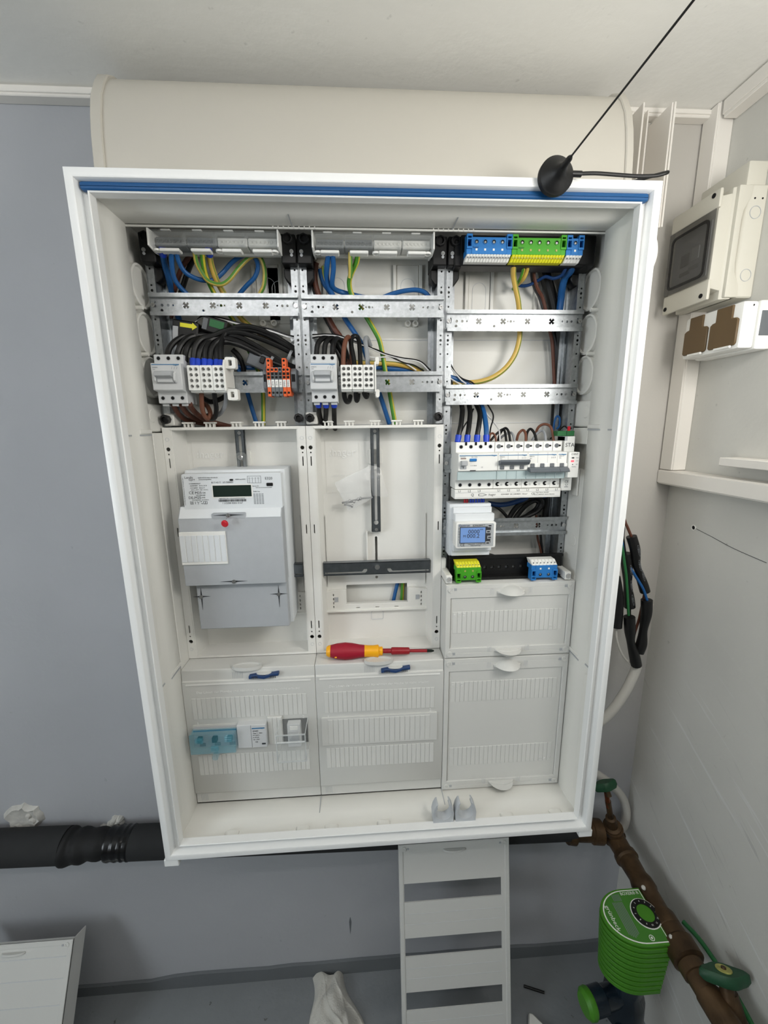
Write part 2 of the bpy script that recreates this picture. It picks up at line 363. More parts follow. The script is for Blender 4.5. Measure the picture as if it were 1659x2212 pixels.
for k, (yy, zz, hh, ww) in enumerate(((-62,1052,20,18),(-85,1056,20,16),(-64,1030,6,22),(-84,1034,6,22))): build(MB().box(553,555,yy-ww/2,yy+ww/2,zz-hh/2,zz+hh/2), 'switch_body', ('ink','devgrey','ink','inklight')[k], t, bev=.6)
for yy, zz in ((-30,980),(-112,980),(-112,1129)): piece('screw_well',('well',),lambda: MB().cyl((-1.2,0,0),'x',3.6,1.2,14),'hole',t,(552,yy,zz))
build(MB().box(552.5,556,-96,-60,1114,1120), 'name_plate', 'liner', t, bev=.5)
for zz in (1008,1100): piece('knockout',('ko',),lambda: MB().prism([circ(0,0,9.5,24),circ(0,0,8.7,24)],-.6,0),'devgrey2',t,(613,-126,zz))
for xx in (609,622): piece('screw_dot',('sd',),lambda: MB().cyl((0,-.5,0),'y',1.4,.5,10),'hole',t,(xx,-126,1120))
build(MB().box(597,RX,-120,-26,1140,1176), 'cable_entry_hood', 'boxivory', t, bev=3, seg=2)
# ------------------------------------------------------------------ double socket
t = thing('double_socket','white double wall socket with brown flap lids under the wall box','socket',(600,-115,885))
build(MB().box(602,RX,-174,-54,884,958), 'base', 'devwhite', t, bev=5, seg=2)
build(MB().box(576,602,-172,-56,886,957), 'housing', 'devwhite', t, bev=5, seg=2)
build(MB().box(606,RX-3,-175,-173,905,942), 'grey_insert', 'slate', t, bev=.5)
for k in range(2):
    y0 = -113+k*55-(1 if k else 0); y1 = y0+(50 if k else 53)
    if k == 0: y0, y1 = -168, -115
    else: y0, y1 = -110, -59
    f = build(MB().prism([[(y0+3,892),(y1-3,892),(y1,895),(y1,931),(y1-4,934),(y1-10,935),(y1-10,955),(y0+12,955),(y0+12,935),(y0+4,934),(y0,931),(y0,895)]],573,577,'yz'), 'flap_lid', 'brownflap', t, bev=1)
    build(MB().box(568,572,y0+3,y1-18,888,892), 'flap_lip', 'devwhite', f, bev=1)
piece('screw_dot',('sd2',),lambda: MB().cyl((-.5,0,0),'x',1.5,.6,10),'hole',t,(592,-172.5,950))
# ------------------------------------------------------------------ insulated pipe on the back wall
def pz(x): return -135-(x+845)*.032
b = MB(); b.tube([(-1500,-40,pz(-1500)),(-1000,-40,pz(-1000)),(-704,-40,pz(-704))],36,24,4)
t = thing('insulated_pipe','black foam-insulated pipe running along the back wall behind the cabinet','pipe',(-200,-40,-215))
build(b, 'left_insulation', 'rubberblack', t)
b = MB(); pts = [(-706,-40,pz(-706)-3),(-690,-40,pz(-690)-4),(-670,-40,pz(-670)-2),(-650,-40,pz(-650)),(-625,-40,pz(-625)),(-606,-40,pz(-606))]
rng = random.Random(5); b.tube(pts, lambda u: 37-9*u+2*math.sin(u*19), 24, 4); build(b, 'foam_patch', 'blackmatte', t)
build(MB().tube([(-612,-40,pz(-612)),(-590,-40,pz(-590)),(-572,-40,pz(-572)),(-556,-40,pz(-556))], lambda u: 34+1.2*math.sin(u*25), 24, 4), 'tape_wrap', 'tape', t)
build(MB().tube([(-560,-40,pz(-560)),(-300,-40,pz(-300)),(200,-40,pz(200)),(462,-40,pz(462))],34,24,3), 'right_insulation', 'rubberblack', t)
# broken plaster round an old opening
t = thing('plastered_opening','round filled wall opening with rough plaster edge above the pipe','wall opening',(-818,0,-140))
b = MB(); rng = random.Random(11); n = 26; outer = []; ring2 = []; ring3 = []
for i in range(n):
    a = 2*math.pi*i/n; r = 40+rng.uniform(-5,5)
    outer.append((-816+r*math.cos(a)*1.05,-.3,-98+r*math.sin(a)*.95)); r2 = r-7; ring2.append((-816+r2*math.cos(a),-7-rng.uniform(0,4),-98+r2*math.sin(a)*.95)); ring3.append((-812+22*math.cos(a),-3-rng.uniform(0,2),-100+21*math.sin(a)))
A = b.verts(outer); B_ = b.verts(ring2); C_ = b.verts(ring3)
for i in range(n):
    j = (i+1)%n; b.face([A[i],A[j],B_[j],B_[i]]); b.face([B_[i],B_[j],C_[j],C_[i]])
b.face(C_); build(b, 'plaster_rim', 'plaster', t)
for (x,z,s) in ((-836,-119,9),(-834,-127,8),(-800,-108,9),(-799,-117,8),(-806,-94,7)):
    build(MB().loft([(0,s*.6),(-4,s),(-8,s*.55)],(x,0,z),'y',9), 'plaster_lump', 'plaster', t)
b = MB(); rng = random.Random(2)
for i in range(9): b.loft([(0,9),(-6,7),(-12,3)],(-628+rng.uniform(-22,22),0,-132+rng.uniform(-10,14)),'y',7)
one(b,'plaster_chips','plaster','rough plaster lumps on the wall above the pipe tape','plaster')
one(MB().prism([[(-85,-487),(-82,-470),(-79,-487),(-81,-515),(-83,-530),(-84,-510)]],-.5,0),'paint_drip','slate','dark drip mark on the back wall left of the slotted panel','stain')
# ================================================================== the cabinet
CAB = thing('distribution_cabinet','large white open electrical distribution cabinet with blue strip along its top edge','cabinet',(0,-100,0))
build(MB().ringframe(-400,400,0,1100,[(0,0),(0,-203),(.6,-204.6),(2,-205),(9,-205),(11,-204),(12.5,-200),(13,-190),(24,-189),(24.3,-199.5),(25.3,-200.5),(26.5,-199.5),(27,-186),(12,-184),(6,-180),(6,0)]), 'frame', 'steelwhite', CAB)
LN = build(MB().ringframe(-400,400,0,1100,[(27,-189),(20,-186.5),(19.5,-164),(26,-153.5),(25,-113),(24,-111.5),(22,-111),(9,-109),(9,-8),(8,-4),(8,-109)]), 'liner', 'liner', CAB)
BK = build(MB().box(-392,392,-8,0,8,1092), 'back_panel', 'liner', CAB)
build(MB().box(-386,386,-199,-189,1077,1087.5), 'blue_strip', 'gasket', CAB, bev=4, seg=3)
build(MB().box(-384,384,-200.2,-198.6,1081.3,1082.3), 'strip_rib', 'gasket', CAB)
for x,z in ((-384,1093),(384,1092),(-384,5),(382,6)): screw(CAB,x,-189,z,3.4,'steelwhite',h=2.5)
build(MB().loft([(0,34),(5,33.5),(10,27),(14,16),(15.5,5)],(400,-168,1013),'x',32),'side_gland','plastic',CAB)
for x in (-391,391): build(MB().box(x-13,x+13,-203,-120,-15,0), 'foot', 'steelwhite', CAB, bev=1)
# liner pads, seams and bosses
def pad(s, z0, z1):
    x = s*379.5
    build(MB().hexa([(x,-186,z0),(x-s*4,-186,z0+5),(x-s*4,-172,z0+12),(x,-172,z0+16)],[(x,-186,z1),(x-s*4,-186,z1-5),(x-s*4,-172,z1-12),(x,-172,z1-16)]), 'liner_pad', 'liner', LN)
for z0,z1 in ((782,1060),(382,735),(58,333)): pad(-1,z0,z1)
for z0,z1 in ((780,1060),(583,740),(372,535),(58,330)): pad(1,z0,z1)
for s in (-1,1):
    for z in (761,334):
        b = MB(); x = s*374.6; b.box(min(x,x-s*1.2),max(x,x-s*1.2),-152,-114,z-1.2,z+1.2); b.box(min(s*380.6,s*379),max(s*380.6,s*379),-186,-165,z-1.2,z+1.2); build(b,'liner_seam','devgrey2',LN)
        build(MB().box(min(s*375,s*373),max(s*375,s*373),-150,-113,z+2,z+9),'liner_ridge','liner',LN,bev=.8)
for x in (-125,125):
    for zz, sg in ((1074,1),(26,-1)):
        build(MB().box(x-.7,x+.7,-152,-114,zz-.6,zz+.6),'liner_seam','devgrey2',LN)
for x in (-287,-154,-100,0,120,242,340):
    b = MB(); b.prism([[(x+13*math.cos(a),20+5*math.sin(a)) for a in [math.pi*i/12 for i in range(13)]]],-186,-174); build(b,'floor_boss','liner',LN,bev=1)
for x in (-330,-140,-60,60,150,300):
    b = MB(); b.prism([[(x+9*math.cos(a),1080-4*math.sin(a)) for a in [math.pi*i/10 for i in range(11)]]],-186,-178); build(b,'top_boss','liner',LN,bev=.8)
for i in range(9):
    for x in (-125+(-30+i*8),125+(-30+i*8)):
        if i%1 == 0: piece('lip_rib',('lr',),lambda: MB().box(-.7,.7,-2,0,-4,0),'liner',LN,(x,-111,1075.5))
build(MB().box(-376,376,-113,-110,1071.5,1074),'top_lip','plastic',LN,bev=.5)
# knock-outs in the side walls and moulded details of the back
for s in (-1,1):
    for z in (1002,928,858):
        piece('side_knockout',('sk',s),lambda s=s: MB().loft([(0,34),(-s*8,34),(-s*9,31),(-s*5,29),(-s*4.5,0.5)],(0,0,0),'x',28),'liner',LN,(s*391,-66,z))
    for z in (965,893): build(MB().cyl((s*391,-84,z),'x',3.2,-s*14,12),'side_peg','plastic',LN)
    build(MB().box(min(s*391,s*378),max(s*391,s*378),-110,-45,766,812),'corner_block','liner',LN,bev=2)
    piece('thumb_recess',('tr',s),lambda s=s: MB().loft([(0,11),(-s*.8,10)],(0,0,0),'x',20),'liner',LN,(s*377.8,-96,792))
b = MB(); b.box(-391,-375,-108,-20,8,764); build(b,'side_filler','liner',LN,bev=1)
b = MB(); b.box(375.5,391,-112,-20,8,690); b.box(375.5,391,-112,-20,735,764); build(b,'side_filler','liner',LN,bev=1)
b = MB(); b.box(371.5,374,-100,-84,640,690); build(b,'filler_tab','liner',LN,bev=.5)
piece('thumb_recess',('tr',1),None,'liner',LN,(375.2,-94,552))
for x,z in ((-188,1005),(-168,1000),(66,1006),(200,1000),(-62,1006),(332,1000)):
    q = build(MB().box(x-20,x+20,-11,-8,z-42,z+52),'back_bracket','liner',BK,bev=.8)
    build(MB().prism([rrect(x-13,x+13,z-30,z+30,12.9,6),rrect(x-12.2,x+12.2,z-29.2,z+29.2,12.1,6)],-11.6,-11),'bracket_outline','devgrey',q)
    for sx in (-24,24): build(MB().box(x+sx-3,x+sx+3,-14,-8,z-20,z+52),'bracket_rib','liner',q,bev=.6)
for x in (-200,-180,-73,66,80): build(MB().loft([(0,6),(-9,5.5),(-9.2,3),(-5,2.8)],(x,-8,958),'y',14),'back_stud','plastic',BK)
for z in (930,775,480): build(MB().box(-388,388,-9,-8,z-.7,z+.7),'back_seam','devgrey',BK)
# ------------------------------------------------------------------ mounting frames: uprights, rails, black top brackets
def rail_mesh(x0, x1, zc):
    holes = []; L = x1-x0
    for i in range(4): holes.append(cross(x0+L*(.235+.18*i), zc, 5.6, .8))
    c = x0+L*.5
    for dx,r in ((-5.5,1.4),(0,2.2),(5.5,1.4)): holes.append(circ(c-7+dx,zc,r,10))
    for f,r in ((.075,2.2),(.115,2.2),(.148,1.5),(.855,1.5),(.89,2.2),(.925,2)): holes.append(circ(x0+L*f,zc,r,10))
    holes.append(circ(x0+L*.07,zc-8,2.4,12)); holes.append(circ(x0+L*.35,zc-8,2.2,12))
    for f in (.03,.97): holes.append([(x0+L*f+2*math.cos(a)*(1 if f<.5 else -1), zc+5*math.sin(a)+1) for a in [2*math.pi*k/12 for k in range(12)]])
    b = MB(); b.prism([rect(x0,x1,zc-12.5,zc+12.5)]+holes,-66.5,-65)
    for s in (-1,1):
        z0, z1 = sorted((zc+s*12.5, zc+s*11.3)); b.box(x0,x1,-73,-65,z0,z1)
        z0, z1 = sorted((zc+s*17.5, zc+s*12.5)); b.box(x0,x1,-73,-71.6,z0,z1)
    return b
def upright(x, z0, z1, s, parent):
    zs = []; z = z1-18
    pat = [(0,1.7),(25,1.6),(33,2.3),(40,1.6),(56,1.6)]
    k = 0
    while z-60 > z0+4:
        for d,r in pat: zs.append((z-d,r))
        z -= 78; 
    holes = [circ(x,zz,r,8) for zz,r in zs if z0+4 < zz < z1-4]
    b = MB(); b.prism([rect(x-5.5,x+5.5,z0,z1)]+holes,-64,-62.6)
    b.box(x-s*5.5-.7,x-s*5.5+.7,-64,-14,z0,z1)
    xi = x+s*5.5; b.box(min(xi,xi+s*1.3),max(xi,xi+s*1.3),-64,-30,z0,z1)
    x2 = xi+s*6; b.box(min(xi,x2+s*6),max(xi,x2+s*6),-31.3,-30,z0,z1); b.box(x2-.6,x2+.6,-36,-30,z0,z1)
    return build(b,'upright','zinc',parent,smooth=20)
def black_bracket(xc, parent, s):
    b = MB(); b.box(xc-12,xc+12,-80,-30,1034,1078)
    b.prism([[(xc-12,1034),(xc-12,1020),(xc-4,1010),(xc+4,1010),(xc+12,1020),(xc+12,1034)]],-60,-40)
    q = build(b,'top_bracket','blackplastic',parent,bev=1.5)
    build(MB().loft([(0,9),(-5,8),(-5.5,6),(-2,5.5)],(xc,-80,1070),'y',8),'bracket_cap','blackmatte',q)
    kb = MB(); kb.prism([circ(xc+s*5,1052,3.2,12)],-81.2,-80); kb.prism([circ(xc+s*5,1046.5,2.3,12)],-81.1,-80); build(kb,'keyhole_plate','devgrey2',q)
    screw(q,xc+s*5,-81.2,1052,2.3,'screwmetal',h=.6)
FR = {}
rows = {0:(973.5,848.5),1:(972,848),2:(950,825,702,577)}
names = ('left','middle','right')
for i in range(3):
    xc = -250+250*i; zlo = 775 if i < 2 else 505
    t = thing('mounting_frame','galvanised steel mounting frame with rails in the '+names[i]+' column','mounting frame',(xc,-60,zlo))
    FR[i] = t
    for s in (-1,1):
        x = xc+s*118.5
        upright(x, zlo if i < 2 else 480, 1048, -s, t)
        black_bracket(xc+s*112, t, s)
    for zc in rows[i]:
        r = build(rail_mesh(xc-122,xc+122,zc),'rail','zinc',t,smooth=20)
        for s in (-1,1):
            screw(r,xc+s*118,-66.5,zc,3.6,'screwmetal',h=2.4)
    if i < 2:
        for s in (-1,1): build(MB().loft([(0,8),(-10,8),(-11,7),(-11.5,4.5),(-7,4)],(xc+s*114+(0 if s>0 else -2),-70,787),'y',8),'black_bolt','blackplastic',t)
        build(MB().box(xc-121 if i==0 else xc-124,xc-104,-70,-40,776,797),'bolt_seat','plastic',t,bev=1.5)
# ------------------------------------------------------------------ meter trays
def tray(x0, x1, label, which):
    t = thing('meter_tray',label,'tray',((x0+x1)/2,-50,327)); z0, z1 = 327, 773
    xm = (x0+x1)/2
    fl = []
    for s,xe in ((1,x0),(-1,x1)):
        xc = xe+s*7
        fl += [circ(xc,735,3.6,14),circ(xc,726,1.5,8),rect(xc-1,xc+1,702,719),rect(xc-1,xc+1,575,592),rect(xc-1,xc+1,381,397),circ(xc,374,1.6,8),circ(xc,363,4,14)]
    b = MB(); b.prism([rect(x0,x1,z0,z1),rect(x0+14,x1-14,z0+4,z1-4)]+fl,-75,-73)
    build(b,'flange','ivory',t,bev=0)
    for s,xe in ((1,x0),(-1,x1)): 
        ringpiece(t,'moulded_ring',xe+s*7,-75,752,3.4,2.7,.5,'devgrey'); ringpiece(t,'moulded_ring',xe+s*7,-75,347,3.4,2.7,.5,'devgrey')
        build(MB().hexa([(xe+s*14,-74,z0+2),(xe+s*16,-74,z0+2),(xe+s*22,-28,z0+2),(xe+s*20,-28,z0+2)],[(xe+s*14,-74,z1-2),(xe+s*16,-74,z1-2),(xe+s*22,-28,z1-2),(xe+s*20,-28,z1-2)]),'side_wall','ivory',t)
        build(MB().box(min(xe,xe+s*1.6),max(xe,xe+s*1.6),-73,-12,z0,z1),'outer_wall','ivory',t)
    build(MB().box(x0+14,x1-14,-76,-26,z1-5,z1-2),'top_wall','ivory',t,bev=.5)
    build(MB().box(x0+6,x1-6,-74,-26,z0,z0+3),'bottom_wall','ivory',t,bev=.5)
    holes = [rect(xm-63,xm+63,412,451),rrect(xm-2.4,xm+2.4,500,553,2.3),circ(xm,466,3,12)]
    bp = build(MB().prism([rect(x0+18,x1-18,z0+2,z1-3)]+holes,-28,-26),'back_plate','ivory',t)
    for dx in (-85,-47,-8+8,40,80):
        q = MB(); q.box(xm+dx-10,xm+dx+10,-62,-50,779,782); q.box(xm+dx-8,xm+dx-5,-60,-52,z1-2,780); q.box(xm+dx-1.5,xm+dx+1.5,-60,-52,z1-2,780); q.box(xm+dx+5,xm+dx+8,-60,-52,z1-2,780)
        build(q,'top_hook','plastic',t,bev=.4)
    # clip plate round the lower opening
    bp2 = build(MB().prism([[(xm-104,398),(xm+104,398),(xm+104,441),(xm+64,444),(xm+64,412),(xm-64,412),(xm-64,444),(xm-104,441)]]+[rect(xm+s*52+d*1,xm+s*52+d*1+2,zz,zz+5) for s in (-1.75,1.75) for d in (0,) for zz in (404,412,421,430)]+[rect(xm+s*40-4,xm+s*40+4,402,404) for s in (-1,0,1)],-36,-28),'clip_plate','plastic',t,bev=.6)
    for s in (-1,1): build(MB().box(xm+s*84-4,xm+s*84+4,-37,-35,418,428),'clip_window','devgrey2',bp2)
    build(MB().box(xm-105,xm+105,-40,-28,396,399.5),'clip_ledge','plastic',bp2,bev=.6)
    build(MB().prism([rrect(xm-13,xm+13,372,392,4),rrect(xm-12,xm+12,373,391,3.5)],-29,-28),'moulded_ring','devgrey',bp)
    build(MB().prism([rrect(x0+29,xm-30,644,748,1),rrect(x0+30,xm-31,645,747,1)],-28.8,-28),'moulded_frame','ivory',bp)
    txt(':hager',15,x0+62,-28.3,722,'emboss',bp,ex=.8); txt('univers',7,x0+54,-28.3,678,'emboss',bp,ex=.5)
    for xx in (x0+24,x1-26): build(MB().box(xx,xx+2,-32,-28,450,600),'guide_rib','ivory',bp)
    build(MB().box(xm-20,xm-17,-38,-28,480,565),'guide_rib','ivory',bp,bev=.5)
    # sliding hanger bar and cross bar
    h = build(MB().prism([rect(xm-8.5,xm+8.5,567,770),rrect(xm-2.5,xm+2.5,590,757,2.4),circ(xm,586,4.6,14)],-46,-44),'hanger_bar','zincdark',t,smooth=20)
    q = MB(); q.box(xm-8.5,xm-7.3,-46,-38,567,770); q.box(xm+7.3,xm+8.5,-46,-38,567,770); build(q,'bar_flange','zincdark',h)
    for zz in (572,762): screw(h,xm,-46,zz,3.2)
    build(MB().prism([rrect(xm-11,xm+11,562,690,3),rrect(xm-9,xm+9,564,688,2)],-34,-28),'hanger_bed','plastic',bp,bev=.5)
    build(MB().prism([rrect(xm-14,xm+14,700,728,3)],-33,-28),'hanger_guide','plastic',bp,bev=.5)
    c = build(MB().prism([rect(xm-105,xm+105,486,511),[(xm-102,489),(xm-24,489),(xm-20,493),(xm-20,497),(xm-26,497),(xm-30,492),(xm-102,492)],[(xm+102,489),(xm+24,489),(xm+20,493),(xm+20,497),(xm+26,497),(xm+30,492),(xm+102,492)]],-64,-62.5),'cross_bar','zincdark',t,smooth=20)
    q = MB(); q.box(xm-105,xm+105,-64,-52,510,511.3); q.box(xm-105,xm+105,-64,-54,485.4,486.6); build(q,'bar_flange','zincdark',c)
    screw(c,xm,-64,501,5,h=3)
    return t
tray(-374.5,-125.4,'white meter tray holding the grey electricity meter','left')
tray(-124.6,124.5,'empty white meter tray with bare cross bar in the middle column','middle')
# clear hanging tab of the meter
t = thing('meter_hanger','clear plastic hanger tab with screw above the electricity meter','hanger',(-248,-50,690))
build(MB().prism([rrect(-259,-239,690,727,8),rrect(-253,-245,697,712,3.9)],-52,-49),'tab','clear',t)
build(MB().loft([(0,4.5),(-4,4.5),(-5,3),(-9,2.6)],(-249,-52,718),'y',14),'bolt','screwmetal',t)
# ================================================================== electricity meter
t = thing('electricity_meter','grey and white electricity meter with dark display in the left tray','meter',(-252,-80,405))
build(MB().box(-336,-162,-96,-30,406,700),'housing','meterwhite',t,bev=4,seg=2)
F = build(MB().prism([rrect(-333,-166,633,695,3)],-116,-94),'display_panel','meterwhite',t,bev=1)
CV = build(MB().prism([[(-94,638),(-113,638),(-125,619),(-125,497),(-94,497)]],-343,-167,'yz'),'main_cover','metergrey',t,bev=1)
build(MB().hexa([(-341,-113.6,637.5),(-169,-113.6,637.5),(-169,-125.6,619.5),(-341,-125.6,619.5)],[(-341,-113,638),(-169,-113,638),(-169,-125,620),(-341,-125,620)]),'sloped_top','meterwhite',CV)
TC = build(MB().box(-331,-168,-111,-94,406,499),'terminal_cover','metergrey',t,bev=1.5)
build(MB().box(-282.5,-217.5,-117,-115.5,654.7,674.6),'display','lcd',F,bev=.6)
build(MB().prism([rrect(-284.5,-215.5,652.7,676.6,1.5),rect(-282.5,-217.5,654.7,674.6)],-116.8,-116),'display_frame','devwhite',F)
for x0,x1,z0,z1 in ((-253,-247,682.2,685.4),(-191.3,-180.4,671.9,677.6)): build(MB().prism([rrect(x0,x1,z0,z1,1.3)],-116.7,-116),'optical_port','hole',F)
Y = -116.25
for s,sz,x,z,m,al in (('Landis',4,-321,689,'ink','CENTER'),('Gyr+',3.6,-316,685.2,'ink','CENTER'),('E320-AM1D-A0A-A0-S1B-S3',2,-289,688.2,'ink','CENTER'),('Zweirichtungszähler',1.9,-294,685.3,'ink','CENTER'),
  ('10000 imp./kWh',1.9,-235,684.5,'ink','CENTER'),('E320',4.6,-187,685.2,'ink','CENTER'),('B1T+E1T',3,-276,679.6,'ink','CENTER'),('37-700003',3,-256,679.6,'ink','CENTER'),('Server ID',2,-210,672.4,'ink','CENTER'),
  ('0A-01-4C-47-5A-00-04-E4-48-07',1.5,-196,669.5,'ink','CENTER'),('1LGZ0082030167',1.9,-312,678.4,'ink','CENTER'),('3x230/400V   50 Hz  IP 54',1.9,-306,674.7,'ink','CENTER'),('0,25-5(60)A   Klasse A',1.9,-308,671.1,'ink','CENTER'),
  ('-25°C...+70°C  2kV  25 UC2',1.8,-305,667.6,'ink','CENTER'),('CE',5.2,-319,662.6,'ink','CENTER'),('M25',4.6,-307.5,662.4,'ink','CENTER'),('1200',2.4,-298.5,662.2,'ink','CENTER'),('VDE-4600A008',1.8,-304,658.2,'ink','CENTER'),
  ('DE-M25',4.6,-314,654,'ink','CENTER'),('0102',2.3,-299.5,654,'ink','CENTER'),('VDE-4000A007   EN 50470-3',1.7,-305,650,'ink','CENTER'),('Eigentum des Messstellenbetreibers',2.2,-251.5,652.2,'ink','CENTER'),('1 LGZ00 8203 0167',3.1,-251.5,643.4,'ink','CENTER'),('Public key',2,-209,663,'ink','CENTER')):
    txt(s,sz,x,Y,z,m,F,align=al)
b = MB(); rng = random.Random(4); x = -274.5
while x < -227.5:
    w = rng.choice((.35,.5,.8)); b.box(x,x+w,-116.3,-116,646,650.2); x += w+rng.choice((.35,.5,.7))
build(b,'barcode','ink',F)
b = MB()
for r in range(8):
    for c in range(4): b.box(-214.8+c*4.6,-214.8+c*4.6+3.4,-116.3,-116,641+r*2.4,642.1+r*2.4)
build(b,'number_table','inklight',F)
b = MB(); b.prism([rect(-223,-200,677.6,690),rect(-222.5,-200.5,678.1,689.5)],-116.3,-116)
for k in range(4): b.prism([circ(-219.5+k*5,686,1.3,10),circ(-219.5+k*5,686,.9,10)],-116.3,-116); b.box(-219.7+k*5,-219.3+k*5,-116.3,-116,678,684.6)
build(b,'wiring_diagram','inklight',F)
b = MB(); b.prism([rect(-322.5,-317.5,642.8,647.8),rect(-322,-318,643.3,647.3)],-116.3,-116); b.prism([rect(-321,-319,644.3,646.3),rect(-320.6,-319.4,644.7,645.9)],-116.3,-116)
b.box(-314.4,-313.9,-116.3,-116,643,647.6); b.prism([[(-311.5,647.5),(-309,645),(-306.5,647.5),(-306.9,647.7),(-309,645.6),(-311.1,647.7)]],-116.3,-116); b.box(-309.2,-308.8,-116.3,-116,642.5,645)
b.prism([[(-305,646.6),(-302,647.4),(-305,648.2)]],-116.3,-116); b.prism([[(-305,643.6),(-302,642.8),(-302,644.4)]],-116.3,-116); b.prism([rect(-300.5,-294,642.8,647.6),rect(-300,-297.4,643.3,647.1),rect(-296.8,-294.5,643.3,647.1)],-116.3,-116)
build(b,'safety_symbols','ink',F)
txt('Landis+Gyr AG, Alte Steinhauserstr. 18, CH-6330 Cham',1.5,-331,Y,665,'ink',F,roll=90)
st = build(MB().box(-343.6,-265,-127.4,-124,537,596),'label_plate','devwhite',CV,bev=.5)
for k in range(8): piece('label_strip',('ls',),lambda: MB().box(-4.3,4.3,-1,0,-24,24),'meterwhite',st,(-338.3+k*9.75,-127.3,566),bev=.4)
def slit(p, x, y, z, L): build(MB().prism([[(x-L,z),(x-L*.2,z+1.2),(x+L*.2,z+1.2),(x+L,z),(x+L*.2,z-1.2),(x-L*.2,z-1.2)]],y-.4,y),'screw_slit','ink',p)
slit(CV,-257,-126,624.5,26); slit(CV,-258,-125,503.5,24)
build(MB().prism([rrect(-286,-228,618,628,3)],-125.6,-120),'seal_boss','metergrey',CV,bev=.8)
screw(CV,-257,-127,624.5,3.6,h=2); screw(CV,-258,-125.5,503.5,3.6,h=2)
for x in (-323,-184):
    slit(TC,x,-111,471,16); build(MB().prism([[(x,471-26),(x+1.2,466),(x+1.2,476),(x,471+17),(x-1.2,476),(x-1.2,466)]],-111.5,-111),'screw_slit','ink',TC); screw(TC,x,-111.3,471,3.4,h=2)
sl = thing('seal','small round red lead seal hanging on the electricity meter','seal',(-262,-134,607))
build(MB().loft([(0,5),(1.5,6.2),(4,6.2),(5.5,5)],(-261,-142,612),(.35,.9,.2),18),'seal_disc','red',sl)
build(MB().tube([(-257,-128,624),(-258,-134,620),(-260,-139,615),(-258,-135,608)],.5,6),'seal_wire','screwmetal',sl)
# ================================================================== load switches
def load_switch(x0, x1, label, zt=889, zb=812):
    t = thing('load_switch',label,'switch',((x0+x1)/2,-95,zb)); w = x1-x0
    B = build(MB().prism([[(-66,zt),(-106,zt),(-106,zt-14.5),(-120,zt-15),(-120,zb+20),(-106,zb+18),(-106,zb),(-66,zb)]],x0,x1,'yz'),'housing','devgrey',t,bev=1)
    for k in range(3):
        for zz in (zt-6,zb+8.5):
            xx = x0+w*(k+.5)/3
            ringpiece(B,'terminal_rim',xx,-106,zz,3.6,2.8,.5,'devgrey2'); disc(B,'terminal_hole',xx,-106.3,zz,2.8,.3,'hole')
    build(MB().box(x0+2,x1-2,-120.3,-119.5,zt-18.2,zt-17),'blue_line','inkblue',B)
    txt('hager',2.8,x1-7,-120.3,zt-18,'inkblue',B); txt('SH363N',1.8,x0+7,-120.3,zt-22,'inklight',B); txt('63A',1.6,x0+5,-120.3,zt-25,'inklight',B)
    for k in range(3): txt('/',4,x1-14+k*4,-120.3,zt-23,'inklight',B)
    xm = (x0+x1)/2-1
    tg = build(MB().prism([[(-120,zt-27),(-132,zt-29),(-134,zt-36),(-126,zt-38),(-124,zt-46),(-120,zt-46)]],xm-13,xm+13,'yz'),'toggle','devgrey2',B,bev=.6)
    build(MB().box(xm-12,xm+12,-125.3,-124,zt-45,zt-38),'toggle_face','devgrey',tg,bev=.4)
    for s in (-1,1): build(MB().prism([[(-120,zt-28),(-127,zt-31),(-128,zt-37),(-127,zt-43),(-120,zt-47)]],min(xm+s*13.2,xm+s*17),max(xm+s*13.2,xm+s*17),'yz'),'toggle_cheek','devgrey',B,bev=1)
    q = MB()
    for k in range(3): xx = x0+w*(k+.5)/3; q.box(xx-5,xx+5,-100,-76,zb-4,zb)
    build(q,'terminal_foot','devgrey',B,bev=.6)
    return t
load_switch(-360,-313,'three-pole load switch with grey toggle at left of the left column')
load_switch(-108,-64,'three-pole load switch with grey toggle in the middle column')
# ================================================================== white branch terminal blocks
def branch_block(x0, x1, label, z0=832, z1=871, side=1):
    t = thing('branch_terminal_block',label,'terminal block',((x0+x1)/2,-90,z0)); w = (x1-x0)/3
    for k in range(3):
        a = x0+k*w
        holes = [circ(a+w*(.29+.42*c),z1-6.2-r*8.9,3.1,12) for c in range(2) for r in range(4)]
        m = build(MB().prism([rrect(a+.3,a+w-.3,z0,z1,1.2)]+holes,-114,-108),'terminal_module','devwhite',t)
        build(MB().box(a+.3,a+w-.3,-108,-68,z0-3,z1-1),'module_body','devwhite',m,bev=.8)
        for c in range(2):
            for r in range(4):
                xx, zz = a+w*(.29+.42*c), z1-6.2-r*8.9
                ringpiece(m,'screw_collar',xx,-114,zz,3.9,3,.7,'devwhite',14); disc(m,'clamp_screw',xx,-109.5,zz,2.6,1.4,'screwmetal',12)
                piece('screw_slot',('ss',),lambda: MB().box(-2,2,-.4,0,-.5,.5),'hole',m,(xx,-109.5,zz))
    return t
branch_block(-306,-246,'white branch terminal block under the arching black cables in the left column')
branch_block(-58,-2,'white branch terminal block in the middle column')
def end_clamp(x, label):
    t = thing('end_clamp',label,'end clamp',(x,-100,815))
    build(MB().prism([[(-68,838),(-112,836),(-118,830),(-119,872),(-114,880),(-68,872)]],x,x+3.2,'yz'),'clamp_plate','plastic',t,bev=.6)
    for z0,z1 in ((866,884),(816,834)):
        b = MB(); b.prism([rrect(x+2,x+19,z0,z1,3),rrect(x+7,x+13,z0+4.5,z1-4.5,1.5)],-112,-98); build(b,'clamp_foot','plastic',t,bev=.6)
end_clamp(-247.5,'white end clamp right of the left white terminal block')
t = thing('end_plate','thin white end plate right of the middle white terminal block','end plate',(-.5,-100,819))
